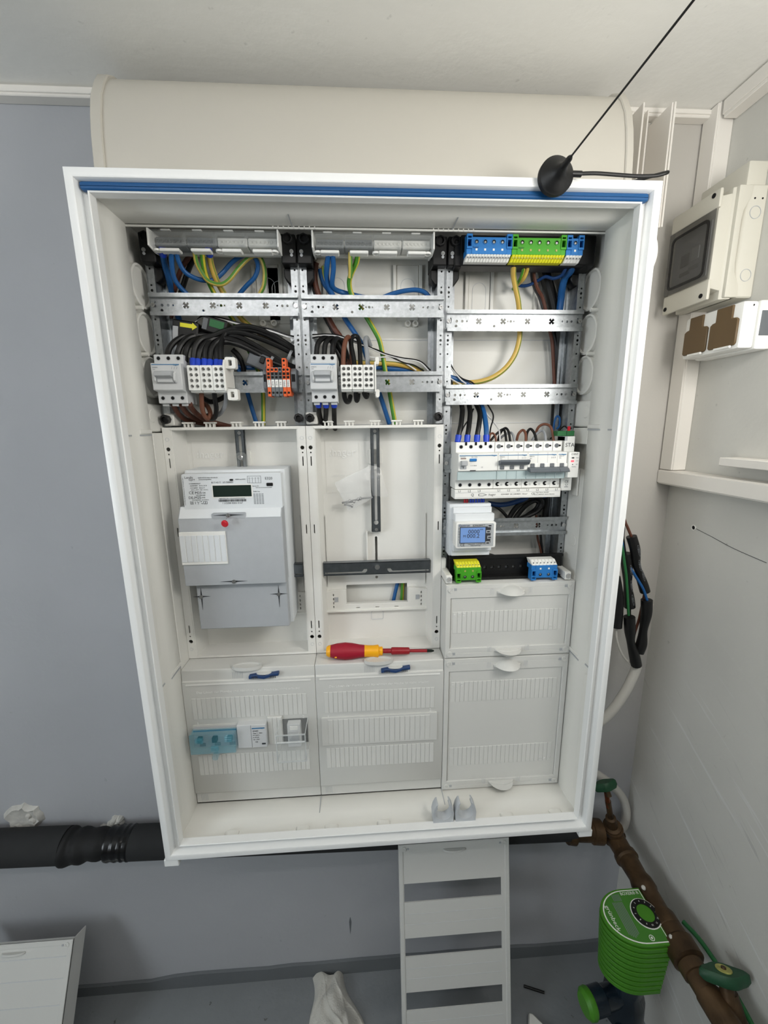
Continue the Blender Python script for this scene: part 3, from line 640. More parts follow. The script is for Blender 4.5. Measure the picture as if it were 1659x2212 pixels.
build(MB().box(-1.6,1,-116,-68,828,876),'plate','plastic',t,bev=.4)
for z0,z1 in ((872,884),(819,832)): build(MB().prism([rrect(0,6.5,z0,z1,3)],-112,-90),'plate_ear','plastic',t,bev=.6)
# ================================================================== orange relay terminals
t = thing('relay_terminal_strip','small orange and grey terminal strip at the right of the left column rail','terminal strip',(-163,-95,819))
for k in range(6):
    xx = -181+k*6.4; orange = k in (0,4,5)
    m = build(MB().box(xx,xx+6,-104,-68,826 if k not in (3,) else 828,869),'terminal','orange' if orange else 'slate',t,bev=.4)
    if k in (0,4): build(MB().box(xx-.5,xx+6.5,-100,-80,868,884),'tall_lever','orange',m,bev=.5); disc(m,'lever_hole',xx+3,-100.1,880,2,.3,'hole',10); disc(m,'lever_hole',xx+3,-100.1,873,1.3,.3,'hole',10)
    build(MB().box(xx+.2,xx+5.8,-105,-103,861,868),'upper_clamp','orange' if k != 3 else 'slate',m,bev=.3); disc(m,'clamp_hole',xx+3,-105.1,865,2,.3,'hole',10)
    for z0,z1 in ((851,855),(856.5,860.5)): build(MB().box(xx+1,xx+5,-104.4,-103.9,z0,z1),'bridge_slot','hole',m)
    build(MB().box(xx+.4,xx+5.6,-105,-103.8,837,849),'marker_tag','devwhite',m,bev=.2)
    txt(('U-ADW','60 %','30 %','0 %','SMPR1','SMPR2')[k],2.6,xx+3,-105.2,843,'ink',m,roll=90)
    build(MB().box(xx+.2,xx+5.8,-105,-80,822+(1 if k%2 else 0),831),'lower_clamp','orange' if k in (0,4,5) else 'slate',m,bev=.4); disc(m,'clamp_hole',xx+3,-105.1,828,2,.3,'hole',10)
for xx,w in ((-188,6.5),(-142,9)):
    q = build(MB().prism([[(-68,868),(-96,868),(-102,862),(-102,836),(-96,830),(-68,830)]],xx,xx+w,'yz'),'end_bracket','slate',t,bev=.8); build(MB().box(xx+1.5,xx+w-1.5,-103,-101.5,846,858),'bracket_slot','hole',q)
# ================================================================== current transformers
for (x,z,ang,colr,lab,yy) in ((-322,930,-8,'clampyellow','black current transformer with yellow arrow sticker in the left column',-64),(-276,942,-16,'hosegreen','black current transformer with green sticker in the left column',-62)):
    t = thing('current_transformer',lab,'transformer',(x,yy,z-20))
    w,h = (42,38) if colr == 'clampyellow' else (40,26)
    o = build(MB().box(x-w/2,x+w/2,yy-8,yy+26,z-h/2,z+h/2),'body','blackplastic',t,bev=2)
    if colr == 'clampyellow': build(MB().prism([[(x-8,z+8),(x+12,z+8),(x+12,z+5),(x+20,z+11),(x+12,z+17),(x+12,z+14.5),(x-8,z+14.5)]],yy-8.7,yy-8),'sticker','clampyellow',o); build(MB().box(x-19.5,x-11,yy-8.6,yy-8,z-16,z+8),'type_label','devgrey2',o)
    else: build(MB().box(x-8,x+16,yy-8.7,yy-8,z-3,z+9),'sticker','hosegreen',o); build(MB().box(x-19,x-11,yy-8.6,yy-8,z-10,z+8),'type_label','slate',o)
    t.rotation_euler = (0,math.radians(-ang),0)
t = thing('current_transformer','dark grey current transformer behind the left white terminal block','transformer',(-208,-52,872)); o = build(MB().box(-228,-192,-62,-40,874,900),'body','slate',t,bev=2); build(MB().box(-206,-198,-66,-61,885,897),'latch','blackplastic',o,bev=1); t.rotation_euler = (0,math.radians(24),0)
# ================================================================== clear terminal blocks at the top
def clear_block(x0, x1, label, used):
    t = thing('clear_terminal_block',label,'terminal block',((x0+x1)/2,-85,1046))
    b = MB(); b.prism([[(-60,1075),(-107,1070),(-108,1048),(-88,1046),(-60,1050)],[(-62,1073),(-105,1068.4),(-106,1049.6),(-88,1048),(-62,1051.6)]],x0+2,x1-2,'yz'); build(b,'clear_housing','clear',t)
    for x in (x0,x1-2.5): build(MB().prism([[(-58,1076),(-109,1072),(-110,1047),(-88,1044),(-58,1048)]],x,x+2.5,'yz'),'end_cheek','devwhite',t,bev=.5)
    build(MB().box(x0+3,x1-3,-66,-60,1050,1074),'carrier','liner',t)
    L = (x1-x0-8)/4
    for k in range(4):
        a = x0+4+k*L
        q = build(MB().box(a+1,a+L-1,-92,-68,1053,1066),'clamp_insert','slate' if k < used else 'liner',t,bev=1)
        n = 7
        for j in range(n):
            xx = a+5+(L-10)*j/(n-1)
            piece('clamp_bore',('cb',k<used),lambda: MB().loft([(0,2.6),(-1,2.6),(-1,1.8),(-.2,1.6)],(0,0,0),'y',10),'zincdark' if k < used else 'plastic',q,(xx,-92,1060))
        build(MB().prism([rrect(a+1,a+L-1,1051,1068,2),rrect(a+2,a+L-2,1052,1067,1.5)],-104,-96),'clear_frame','clear',t)
        build(MB().box(a+L*.18,a+L*.82,-101,-86,1043,1047.5),'wire_funnel','devwhite',t,bev=1.2)
        if k%2 == 0 or k == 3: piece('round_funnel',('rf',),lambda: MB().loft([(0,6),(-3,6),(-3.2,4.4),(-1,4)],(0,0,0),'z',14),'devwhite',t,(a+(4 if k != 3 else L-5),-94,1047))
        build(MB().box(a+L*.3,a+L*.6,-103,-98,1071,1073),'latch_bar','devwhite',t,bev=.4)
    return t
clear_block(-347,-148,'clear plastic terminal block at the top of the left column',2)
clear_block(-97,98,'clear plastic terminal block at the top of the middle column',2)
# ================================================================== coloured terminal blocks
t = thing('terminal_carrier','black plastic terminal carrier at the top of the right column','carrier',(252,-70,1030))
build(MB().prism([[(-88,1031),(-60,1031),(-60,1078),(-86,1078),(-86,1040)]],146,358,'yz'),'carrier_bar','blackplastic',t,bev=1)
build(MB().box(136,150,-84,-40,1031,1072),'carrier_arm','blackplastic',t,bev=2); build(MB().prism([[(-88,1034),(-50,1026),(-40,1085),(-88,1080)]],346,376,'yz'),'carrier_arm','blackplastic',t,bev=2)
def pe_block(x0, x1, nscrew, nclamp, body, clamp, label, flip=False, zt=1071, y=-106, txtm=None, group=None):
    t = thing('screwless_terminal_block',label,'terminal block',((x0+x1)/2,y+12,zt-38)); z = lambda v: zt-v if not flip else zt-38+v
    def bx(xa,xb,ya,yb,va,vb): z0,z1 = sorted((z(va),z(vb))); return MB().box(xa,xb,ya,yb,z0,z1)
    B = build(bx(x0+8,x1-8,y,y+22,4,29),'body',body,t,bev=.6)
    build(bx(x0,x1,y+1,y+22,20,29),'lower_body',body,t,bev=.5)
    for xa in (x0,x1-9):
        za, zb = sorted((z(0),z(21))); c = MB(); c.prism([rect(xa,xa+9,za,zb),rect(xa+1.4,xa+7.6,min(z(3),z(6)),max(z(3),z(6))),rect(xa+1.4,xa+7.6,min(z(8),z(18)),max(z(8),z(18)))],y-1.5,y+14); build(c,'latch_foot',body,t,bev=0)
        build(bx(xa+1,xa+8,y+10,y+12,1,20),'latch_shade','navy' if body=='blockblue' else 'valvegreen',t)
    sp = (x1-x0-18)/nscrew
    for k in range(nscrew):
        xx = x0+9+sp*(k+.5)
        ringpiece(B,'screw_rim',xx,y,z(11),4,3,.9,body,16); disc(B,'screw_bore',xx,y-.3,z(11),3,.3,'hole',14); disc(B,'clamp_screw',xx,y-.5,z(11.6),1.7,.3,'screwmetal',10)
        build(bx(xx-1.5,xx+1.5,y-.8,y,21,24),'test_dot','devwhite' if body=='blockblue' else 'olive',B)
    # spring clamps
    n = nclamp; L = (x1-x0-2)/n
    cl = build(MB().hexa([(x0+1,y+1,z(29)),(x1-1,y+1,z(29)),(x1-1,y+20,z(29)),(x0+1,y+20,z(29))],[(x0-1,y+8,z(38)),(x1-3,y+8,z(38)),(x1-3,y+24,z(38)),(x0-1,y+24,z(38))]),'clamp_row',clamp,t)
    for k in range(n):
        xa = x0+1+L*k; b = MB()
        b.hexa([(xa+L*.12,y-.2,z(29)),(xa+L*.88,y-.2,z(29)),(xa+L*.88,y+3,z(29)),(xa+L*.12,y+3,z(29))],[(xa-2+L*.12,y+6.5,z(38.6)),(xa-2+L*.88,y+6.5,z(38.6)),(xa-2+L*.88,y+9,z(38.6)),(xa-2+L*.12,y+9,z(38.6))])
        build(b,'spring_clamp',clamp,cl,bev=.4)
        piece('clamp_slot',('cs',flip,clamp),lambda: MB().hexa([(-1.1,-.3,1.4),(1.1,-.3,1.4),(1.1,.5,1.4),(-1.1,.5,1.4)],[(-1.1,-1.3 if not flip else .9,-1.4),(1.1,-1.3 if not flip else .9,-1.4),(1.1,-.5,-1.4),(-1.1,-.5,-1.4)]),'inklight' if clamp=='clampwhite' else 'olive',cl,(xa-.6+L*.5,y+2.2,z(33)))
    if txtm: txt('hager',3.2,x0+15,y-.2,z(19),txtm,B)
    return t
pe_block(150.5,225,4,15,'blockblue','clampwhite','large blue terminal block with white clamps at the top of the right column',txtm='navy')
pe_block(225.5,315,5,18,'blockgreen','clampyellow','green terminal block with yellow clamps at the top of the right column',txtm='valvegreen')
pe_block(316,344.5,1,5,'blockblue','clampwhite','small blue terminal block with white clamps at the upper right')
t = thing('terminal_carrier','black plastic terminal carrier above the right covers','carrier',(250,-80,480))
b = MB(); b.prism([rect(140,362,482,522)]+[rect(192+k*14.2,198+k*14.2,497,503) for k in range(7)],-84,-80); b.box(140,362,-100,-80,481,486); b.box(140,362,-88,-80,519,524); build(b,'carrier_bar','blackplastic',t)
build(MB().box(192,298,-76,-74,494,506),'light_backing','devgrey',t)
for s,x in ((0,124),(1,352)):
    q = build(MB().box(x+1,x+13,-118,-70,482,498),'support_arm','plastic',t,bev=1.5); build(MB().box(x+(1 if not s else -4),x+(10 if not s else 13),-76,-66,496,518),'support_post','plastic',t,bev=1)
    build(MB().loft([(0,5),(-.8,5),(-.8,4),(3,3.6)],(x+7,-118,490),'y',14),'support_bore','devgrey2',q)
pe_block(145,192,2,8,'blockgreen','clampyellow','green terminal block with yellow clamps on the lower carrier',flip=True,zt=521,y=-116)
pe_block(288,338,2,7,'blockblue','clampwhite','blue terminal block with white clamps on the lower carrier',flip=True,zt=521,y=-116)
# ================================================================== breaker row on the third rail
def breaker_body(t, x0, x1, m='devwhite'):
    return build(MB().prism([[(-66,741.5),(-106,741.5),(-106,724),(-127,723),(-127,693),(-121,692.5),(-121,676),(-106,675),(-106,658),(-66,658)]],x0+.15,x1-.15,'yz'),'housing',m,t,bev=.5)
# residual current breaker
X = 140.5
t = thing('residual_current_breaker','white four-pole residual current breaker with blue test button','breaker',(X+35,-95,658))
B = breaker_body(t,X,X+70)
for k in range(4):
    for zz in (733.5,665.5): ringpiece(B,'terminal_rim',X+9.5+k*17.6,-106,zz,3.7,2.9,.5,'devgrey2'); disc(B,'terminal_hole',X+9.5+k*17.6,-106.3,zz,2.9,.3,'hole')
for k in range(3): build(MB().box(X+16.5+k*17.6,X+20+k*17.6,-107,-105,736,741.6),'terminal_notch','hole',B)
build(MB().box(X+2,X+68,-127.4,-126.5,718.7,720),'blue_line','inkblue',B); txt('hager',2.8,X+63,-127.4,719.3,'inkblue',B); txt('CDS440D',1.7,X+8,-127.3,716.8,'inklight',B); txt('40A  0,03A',1.7,X+28,-127.3,716.8,'inklight',B)
build(MB().box(X+20,X+32,-129,-126.5,709.5,714.3),'test_button','blockblue',B,bev=.6); build(MB().box(X+4,X+13.5,-127.4,-126.5,713.6,715),'indicator','brown',B)
build(MB().box(X+4,X+14.5,-137,-126,703,711),'toggle','devgrey2',B,bev=1); build(MB().box(X+3.5,X+14.5,-128,-126.5,696,702),'toggle_base','devgrey2',B,bev=.4); build(MB().box(X+8.4,X+9.4,-128.3,-127.9,697.5,700.5),'toggle_mark','ink',B)
build(MB().box(X+21,X+31,-127.6,-126.8,692.5,694.3),'label_notch','ink',B)
build(MB().box(X,X+69.6,-123.5,-120.5,676.5,691),'label_window','tint',B,bev=.5)
txt('I / II  30mA',1.8,X+27,-127.3,702,'inklight',B); txt('CE',2,X+42,-127.3,699,'inklight',B)
def mcb(x0, n, label, handle, hm):
    x1 = x0+17.6*n; t = thing('circuit_breaker',label,'breaker',((x0+x1)/2,-95,658)); B = breaker_body(t,x0,x1)
    for k in range(n):
        xc = x0+17.6*(k+.5)
        build(MB().prism([circ(xc-1.5,733.5,3.9,16)],-106.6,-106),'terminal_screw','slate',B); build(MB().prism([rrect(xc+1,xc+6,732,735.2,1.2)],-106.4,-106),'terminal_slot','hole',B)
        build(MB().prism([rrect(xc-8.3,xc+8.3,724.5,741,.6),rrect(xc-8,xc+8,724.8,740.7,.6)],-106.3,-106),'pole_outline','devgrey2',B)
        q = MB(); q.prism([circ(xc-1,666,3.8,16),[(xc+.2,667.2),(xc+3.9,668.4),(xc+3.9,663.8),(xc+.2,664.8)]][:1],-106.4,-106); build(q,'lower_terminal','hole',B); build(MB().prism([[(xc-1,666.8),(xc+4,668.8),(xc+4,663.4),(xc-1,665.2)]],-106.7,-106.3),'terminal_pin','devwhite',B); ringpiece(B,'test_ring',xc+6,-106,664.5,1.6,1.2,.4,'inklight',10)
        if handle == 'up': build(MB().box(xc-5,xc+2,-129,-126.5,695,701),'status_window','slate',B,bev=.3)
        else: build(MB().box(xc-3.5,xc+3,-129,-126.5,697.5,704),'status_window','slate',B,bev=.3); build(MB().box(xc+3,xc+9,-130,-126.5,697.5,704),'white_shoulder','devwhite',B,bev=.8)
        if k: build(MB().box(x0+17.6*k-.2,x0+17.6*k+.2,-127.2,-126.9,705,723),'pole_joint','devgrey2',B)
    build(MB().box(x0+2,x1-2,-127.4,-126.5,718.6,719.7),'blue_line','inkblue',B); txt('hager',2.6,x1-6,-127.4,719,'inkblue',B); txt('MBN316' if n > 1 else 'MBN116',1.8,x0+7,-127.3,716.3,'inklight',B); txt('B16',1.8,x0+5,-127.3,713,'inklight',B)
    if n > 1:
        for k in range(3): txt('S',2.6,x1-10+k*3,-127.3,714,'inklight',B)
    if handle == 'up': h = MB().prism([[(-126,702),(-134,703),(-139,709),(-137,712),(-126,710)]],x0+1,x1+.5,'yz')
    else: h = MB().prism([[(-126,698),(-136,696),(-141,690.5),(-138,689),(-126,691)]],x0+.5,x1+.6,'yz')
    build(h,'handle',hm,B,bev=.6)
    for k in range(n): build(MB().box(x0+17.6*k+.3,x0+17.6*(k+1)-.3,-123.5,-120.5,676.5,691),'label_window','tint',B,bev=.4)
mcb(X+70.2,3,'white three-pole circuit breaker with its grey handle up','up','leverdark')
mcb(X+123,3,'white three-pole circuit breaker with its grey handle down','down','leverdark')
mcb(X+175.8,1,'single-pole circuit breaker beside the gateway module','down','leverdark')
t = thing('gateway_module','narrow white gateway module with red light right of the breakers','module',(346,-95,651))
build(MB().box(335,354,-131,-106,678.5,723),'front','devwhite',t,bev=1.2,seg=2)
H = build(MB().box(337.5,356.5,-107,-66,651.5,749.5),'housing','devwhite',t,bev=.8)
build(MB().box(337.5,342,-107.5,-80,742,749.6),'housing_side','devgrey2',H)
txt('CHINT',3,345,-131.2,719.3,'ink',t); txt('STA',7,347.3,-107.3,734,'ink',H); txt('CE',4.5,346.6,-107.3,668,'ink',H); txt('RUN',1.6,350,-131.2,713,'inklight',t); txt('COM',1.6,350,-131.2,707.6,'inklight',t); txt('SET',1.6,350,-131.2,701.5,'inklight',t); txt('NetBox',1.8,345,-131.2,697.5,'inklight',t)
build(MB().prism([rrect(340,344.5,712,714.3,1)],-131.6,-131),'led_window','ink',t); build(MB().prism([rrect(339,344.5,706,709,1.4)],-131.8,-131),'red_light','ledred',t); disc(t,'reset_hole',342.5,-131.2,701.5,.9,.3,'hole',10)
b = MB(); b.box(343,350,-107.4,-107,658,659); b.prism([[(344,664),(349.5,664),(347.8,660),(345.7,660)],[(344.8,663.5),(348.7,663.5),(347.4,660.5),(346.1,660.5)]],-107.4,-107); build(b,'bin_symbol','inklight',H)
g = build(MB().box(327,358,-100,-76,750,759),'green_connector','hosegreen',t,bev=.6); build(MB().box(343,344,-100.5,-99,750,759),'connector_joint','valvegreen',g)
build(MB().cyl((349,-96,759),'z',2.6,8,10),'red_sleeve','red',t)
t = thing('busbar','white comb busbar with printed terminal marks under the breakers','busbar',(239,-95,640))
BB = build(MB().prism([[(-80,657),(-110,657),(-110,640.5),(-80,640.5)]],139.5,335.5,'yz'),'bar','devwhite',t,bev=.8); build(MB().box(141,334,-110.4,-109.5,651.6,652),'bar_groove','devgrey2',BB); build(MB().box(141,334,-110.4,-109.5,643,643.4),'bar_groove','devgrey2',BB)
for k,s in enumerate(('L1','L2','L3')): txt(s,4,148.6+k*17.8,-110.2,654.6,'ink',BB)
for k in range(7): txt('L'+str(k%3+1),4,220.5+k*17.8,-110.2,654.6,'ink',BB)
txt('Q',5,172,-110.2,647.5,'ink',BB); txt(':hager',4.2,208,-110.2,647.5,'ink',BB); txt('KDN380F  AC 230/400V  10mm²',2.6,249,-110.2,647.5,'ink',BB); txt('CE',4,284,-110.2,647.5,'ink',BB); txt('Hager Electro SAS-BP3',1.9,301,-110.2,649.6,'ink',BB); txt('67215 OBERNAI CEDEX-FRANCE',1.9,305,-110.2,646,'ink',BB)
b = MB(); b.prism([[(183,645.6),(191,645),(199,647.4),(191,650),(183,649.3)],[(184,646.2),(190.8,645.7),(197,647.4),(190.8,649.4),(184,648.7)]],-110.3,-110); build(b,'bar_symbol','ink',BB)
# ================================================================== small energy meter
t = thing('energy_meter','small white energy meter with lit blue display on the fourth rail','meter',(172,-90,530))
build(MB().box(134,212,-96,-60,530,629),'base','meterwhite',t,bev=1.5,seg=2)
build(MB().box(139,211,-104,-95,608,624),'upper_step','meterwhite',t,bev=1); build(MB().box(139.5,212.5,-116,-95,600,614),'upper_block','meterwhite',t,bev=1.2); build(MB().box(139.5,212,-108,-95,541,556),'lower_block','meterwhite',t,bev=1.2); build(MB().box(138,211,-101,-95,530.5,542),'lower_step','meterwhite',t,bev=1)
F = build(MB().prism([rrect(140,212.5,553,600.5,3)],-126,-100),'front','devwhite',t,bev=1,seg=2)
build(MB().prism([rrect(143,208.5,555.5,598,2)],-126.6,-126),'face_plate','bezel',F)
build(MB().box(146.5,203,-127,-126.3,562,592.5),'display_frame','ink',F); dsp = build(MB().box(147.7,192.9,-127.5,-126.8,563.4,591.2),'display','lcdlit',F)
txt('0000',7.6,172,-127.7,583.5,'ink',dsp); txt('000.2',7.6,171,-127.7,575.5,'ink',dsp); txt('M',4.6,155,-127.7,575.5,'ink',dsp); txt('kWh',2.2,186,-127.7,587.5,'ink',dsp)
txt('Eastron',4.6,155,-126.9,595.2,'handleblue',F); txt('SDM630MCT',3,181,-126.9,594.8,'ink',F); txt('CE',5,152,-126.9,559,'ink',F); txt('1000imp/kWh   3x230/400V 50Hz',1.7,178,-126.9,560.2,'ink',F); txt('THREE PHASE 5(6)A',1.6,176,-126.9,557.4,'ink',F)
for k,c in enumerate('PQMVI'): txt(c,3,144.9,-126.9,589-k*5,'inklight',F)
for x,z in ((201,594),(198.5,583),(201,572.5),(198,562)): build(MB().box(x-4,x+4,-127.6,-126.4,z-2.8,z+2.8),'button','devgrey2',F,bev=.3); build(MB().box(x-2.5,x+2.5,-127.8,-127.5,z-1.2,z+1.2),'button_mark','ink',F)
for x,c in ((165,'red'),(169.5,'red'),(176.5,'ferrule'),(181,'ferrule'),(186.5,'ferrule'),(192,'ferrule'),(197,'ferrule'),(201,'ferrule')):
    piece('wire_sleeve',('ws',c),lambda: MB().loft([(0,1.9),(5,1.9),(7,1.3)],(0,0,0),'z',10),c,t,(x,-84,628.5))
for k,x in enumerate((176.5,181,186.5,192,197,201)):
    o = one(MB().tube([(x,-84,634),(x+2-k*.5,-80,640),(x+6-k*2,-70,652),(x+8-k*3,-50,670)],1.1,6),'sensor_lead','white' if k%2 else 'black',('first','second','third','fourth','fifth','sixth')[k]+' thin lead from the left above the small energy meter sleeves','wire','leads above the small energy meter')
for k,x in enumerate((165,169.5)): one(MB().tube([(x,-84,634),(x+2,-80,639),(x+8,-74,642),(x+16,-60,640)],1.1,6),'sensor_lead','black','thin black lead from the '+('left','right')[k]+' red sleeve of the small energy meter','wire','leads above the small energy meter')
# ================================================================== cover plates
def strips(p, x0, x1, z0, z1, n, y, m='coverstrip'):
    w = (x1-x0)/n
    for k in range(n): piece('module_strip',('ms',round(w,2),round(z1-z0,1)),lambda: MB().box(-w/2+.35,w/2-.35,-.9,.5,0,z1-z0),m,p,(x0+w*(k+.5),y,z0),bev=.35)
def sealed_cover(x0, x1, label, strip2):
    t = thing('sealable_cover',label,'cover',((x0+x1)/2,-95,26)); xm = (x0+x1)/2
    H = build(MB().prism([[(-70,325.5),(-113,325.5),(-115,324),(-115,303),(-118,302),(-118,54),(-113,52),(-113,27),(-70,27)]],x0+.4,x1-.4,'yz'),'hood','coverplastic',t,bev=.8)
    build(MB().hexa([(x0+8,-119.5,296),(x1-8,-119.5,296),(x1-8,-117,296),(x0+8,-117,296)],[(x0+8,-115.5,303),(x1-8,-115.5,303),(x1-8,-114,303),(x0+8,-114,303)]),'hood_edge','coverstrip',H)
    g = MB(); g.prism([[(xm-2+28*math.cos(a),-113+11*math.sin(a)) for a in [2*math.pi*i/36 for i in range(36)]],[(xm-2+25*math.cos(a),-113+8.8*math.sin(a)) for a in [2*math.pi*i/36 for i in range(36)]]],324.5,331,'xy'); g.prism([[(xm-2+26*math.cos(a),-113+9.6*math.sin(a)) for a in [2*math.pi*i/36 for i in range(36)]]],323,328,'xy'); build(g,'finger_grip','coverplastic',H)
    q = MB(); q.prism([[(xm+2,307),(xm+14,309),(xm+30,306),(xm+44,310),(xm+58,312),(xm+58,318),(xm+44,316),(xm+30,312),(xm+14,315),(xm+2,313)]],-124,-115)
    L = build(q,'blue_lever','handleblue',H,bev=.8)
    for dx in (8,11,14,17,42,45,48,51): build(MB().box(xm+dx,xm+dx+1.2,-124.6,-124,308.5,313.5),'lever_rib','ink',L)
    g = MB(); g.prism([[(xm+30+14*math.cos(a),-118+5*math.sin(a)) for a in [2*math.pi*i/24 for i in range(24)]]],314,317,'xy'); build(g,'lever_button','coverplastic',L,bev=.5)
    txt('Das Lösen der Plombe und Abnehmen der Haube ist nicht erlaubt!',4.6,xm-2,-118.2,280,'emboss',H,xs=1.13,ex=.25)
    strips(H,x0+15,x1-18,223,268,24,-118)
    if strip2: strips(H,x0+15,x1-18,97,142,24,-118)
    else: strips(H,x0+15,x1-18,97,142,24,-118)
    for k in range(5): build(MB().box(x0+10+k*3,x0+10.6+k*3,-113.3,-113,32,47),'grip_rib','devgrey2',H)
    for k in range(7): build(MB().box(xm-30+k*3,xm-29.4+k*3,-115.3,-115,305,319),'grip_rib','devgrey2',H)
    txt('1',7,x0+22,-118.2,213,'emboss',H,ex=.25); txt('2',7,x1-26,-118.2,217,'emboss',H,ex=.25)
    return t, H
t1, H1 = sealed_cover(-375,-125,'sealable cover plate with breakers and clear box below the electricity meter',True)
t2, H2 = sealed_cover(-125,125,'plain sealable cover plate below the screwdriver in the middle column',True)
q = build(MB().prism([rrect(-116.5,112.5,151,213,1.5)],-121,-117),'blank_panel','coverplastic',H2,bev=.7)
strips(q,-104,98,155,209,20,-121)
q = build(MB().prism([rrect(-363,-190,163,211,1.5)],-119,-117),'cutout_panel','coverplastic',H1,bev=.6)
# devices behind the left cover
t = thing('lockable_breaker','three-pole main breaker under turquoise clear locks in the left cover','breaker',(-319,-125,166))
B = build(MB().box(-361,-278,-126,-110,167,207),'body','devgrey2',t,bev=1)
for k in range(3):
    xx = -352+k*28; build(MB().box(xx,xx+9,-134,-125,182,192),'toggle','blackplastic',t,bev=.8); build(MB().box(xx+2,xx+13,-127,-125.5,170,177),'label','inklight',t,bev=.3)
build(MB().box(-360,-279,-126.5,-125.8,202,204.5),'blue_line','inkblue',t)
LK = build(MB().prism([rrect(-362,-277.5,165,208,2),rrect(-360,-279.5,167,206,2)],-141,-126),'clear_lock','turq',t)
build(MB().box(-361,-278.5,-142.5,-141,166,207),'lock_front','turq',LK)
for x,z in ((-342,198),(-288,200),(-315,180)):
    for k in range(3): build(MB().box(x-7,x+7,-149,-142.5,z-5+k*4,z-3+k*4),'lock_rib','turq',LK,bev=.4)
build(MB().cyl((-316,-138,160),'y',6,-8,16),'lock_knob','turq',LK)
t = thing('rail_module','grey rail module with printed label beside the turquoise locks','module',(-248,-125,164))
B = build(MB().box(-276.5,-221,-131,-110,164.5,214.5),'body','devgrey',t,bev=.8); build(MB().box(-250.2,-249.6,-131.3,-131,165,214),'joint','inklight',B); build(MB().box(-248,-224,-131.4,-131,206,208),'blue_line','inkblue',B); txt('hager',2.6,-229,-131.3,207,'inkblue',B)
for k in range(5): txt(('SPN800','Type 2  10kA','Uc 255V~','In 20 kA','Up 1,5kV')[k],2.4,-247,-131.3,201-k*4.6,'ink',B,align='LEFT')
build(MB().box(-231,-224,-131.4,-131,171,174),'status_bar','ink',B); txt('CE',3,-241,-131.3,177,'ink',B)
t = thing('blank_insert','blank white insert between grey module and clear box','insert',(-207,-120,161)); build(MB().box(-220.5,-192,-122,-110,161,222.5),'plate','coverstrip',t,bev=.6); strips(t,-219,-193,163,221,3,-122)
t = thing('sealed_switch_box','clear plastic box over a small grey switch in the left cover','switch box',(-168,-140,160))
b = MB(); b.prism([rect(-196,-142,158,216),rect(-194,-144,160,214)],-162,-119); build(b,'clear_sides','clear',t); build(MB().box(-196,-142,-163.5,-162,158,216),'clear_lid','clear',t,bev=.5)
build(MB().box(-194,-144,-119.5,-118,161,214),'opening','ink',t); S_ = build(MB().box(-181,-156,-132,-116,162,212),'switch_body','devgrey',t,bev=.8); build(MB().box(-179,-158,-140,-131,186,196),'switch_toggle','devgrey2',S_,bev=.8); build(MB().box(-178,-159,-133.5,-131.5,170,184),'switch_label','metergrey',S_,bev=.4); build(MB().box(-176,-161,-133,-131.5,200,208),'switch_label','devwhite',S_,bev=.4)
mat('clearedge', (222,226,226), .15, alpha=.5, spec=1)
q = MB(); q.prism([rect(-196.5,-141.5,157.5,216.5),rect(-194.5,-143.5,159.5,214.5)],-165,-163); build(q,'lid_edge','clearedge',t)
for x,z in ((-195.5,158),(-142.5,158),(-195.5,215.5),(-142.5,215.5)): build(MB().box(x-.7,x+.7,-163,-119,z-.7,z+.7),'box_edge','clearedge',t)
build(MB().box(-195,-143,-166,-163,199,202),'lid_ridge','clearedge',t,bev=.6)
# right column covers
def plain_cover(x0, x1, z0, z1, rows_, label, depth=-66, letters=()):
    t = thing('module_cover',label,'cover',((x0+x1)/2,-90,z0)); xm = (x0+x1)/2
    H = build(MB().ringframe(x0,x1,z0,z1,[(0,depth),(0,-117),(1,-118.5),(9,-118.5),(10.5,-115.5),(11,-115.5)]),'rim','coverplastic',t)
    build(MB().box(x0+9,x1-9,-115.5,-113,z0+9,z1-9),'panel','coverplastic',H)
    build(MB().box(x0+2,x1-2,-118.3,-112,z1-27,z1-9.5),'top_band','coverplastic',H,bev=.6); build(MB().box(x0+2,x1-2,-118.3,-112,z0+9.5,z0+20),'bottom_band','coverplastic',H,bev=.6)
    for s,zz in ((1,z1-16),(-1,z0+15)):
        pts = []
        for i in range(17):
            a = math.pi*i/16; pts.append((xm-27*math.cos(a),-118-11*math.sin(a)))
        g = MB(); g.prism([pts],zz-2.5,zz+1.5,'xy'); G = build(g,'finger_grip','coverplastic',H,bev=1.2)
        build(MB().loft([(0,25),(8 if s>0 else -8,17),(12 if s>0 else -12,6)],(xm,-117.5,zz),'z',28),'grip_dome','coverplastic',G)
        for dx in (-40,-37,-34,34,37,40): build(MB().box(xm+dx,xm+dx+.7,-118.8,-118.2,zz-5,zz+7),'grip_rib','devgrey',H)
    for sx in (-1,1):
        for zz in (z1-9,z0+9):
            xx = xm+sx*(x1-x0)/2-sx*9.5
            build(MB().box(min(xx-sx*5,xx-sx*11),max(xx-sx*5,xx-sx*11),-118.9,-118.2,zz-2.6,zz+2.6),'screw_window','devgrey2',H); screw(H,xx,-118.5,zz,5.6,'coverstrip','cover_screw',2)
    for za,zb in rows_: strips(H,x0+14.5,x1-19,za,zb,24,-115.5)
    for s_,x,z in letters: txt(s_,6,x,-116.9,z,'emboss',H,ex=.3)
    return t
plain_cover(125.5,374,329,479.5,((380,424),),'upper white module cover below the lower terminal carrier',letters=(('R',144,418),('T',152,418),('Z',161,418),('Z',332,387),('L',341,387),('d',350,387)))
plain_cover(125.5,374,26,326.5,((231,275),(82,125)),'tall white module cover at the bottom of the right column',letters=(('A',144,269),('P',152,269),('Z',161,269),('Z',332,88),('d',341,88),('V',350,88)))
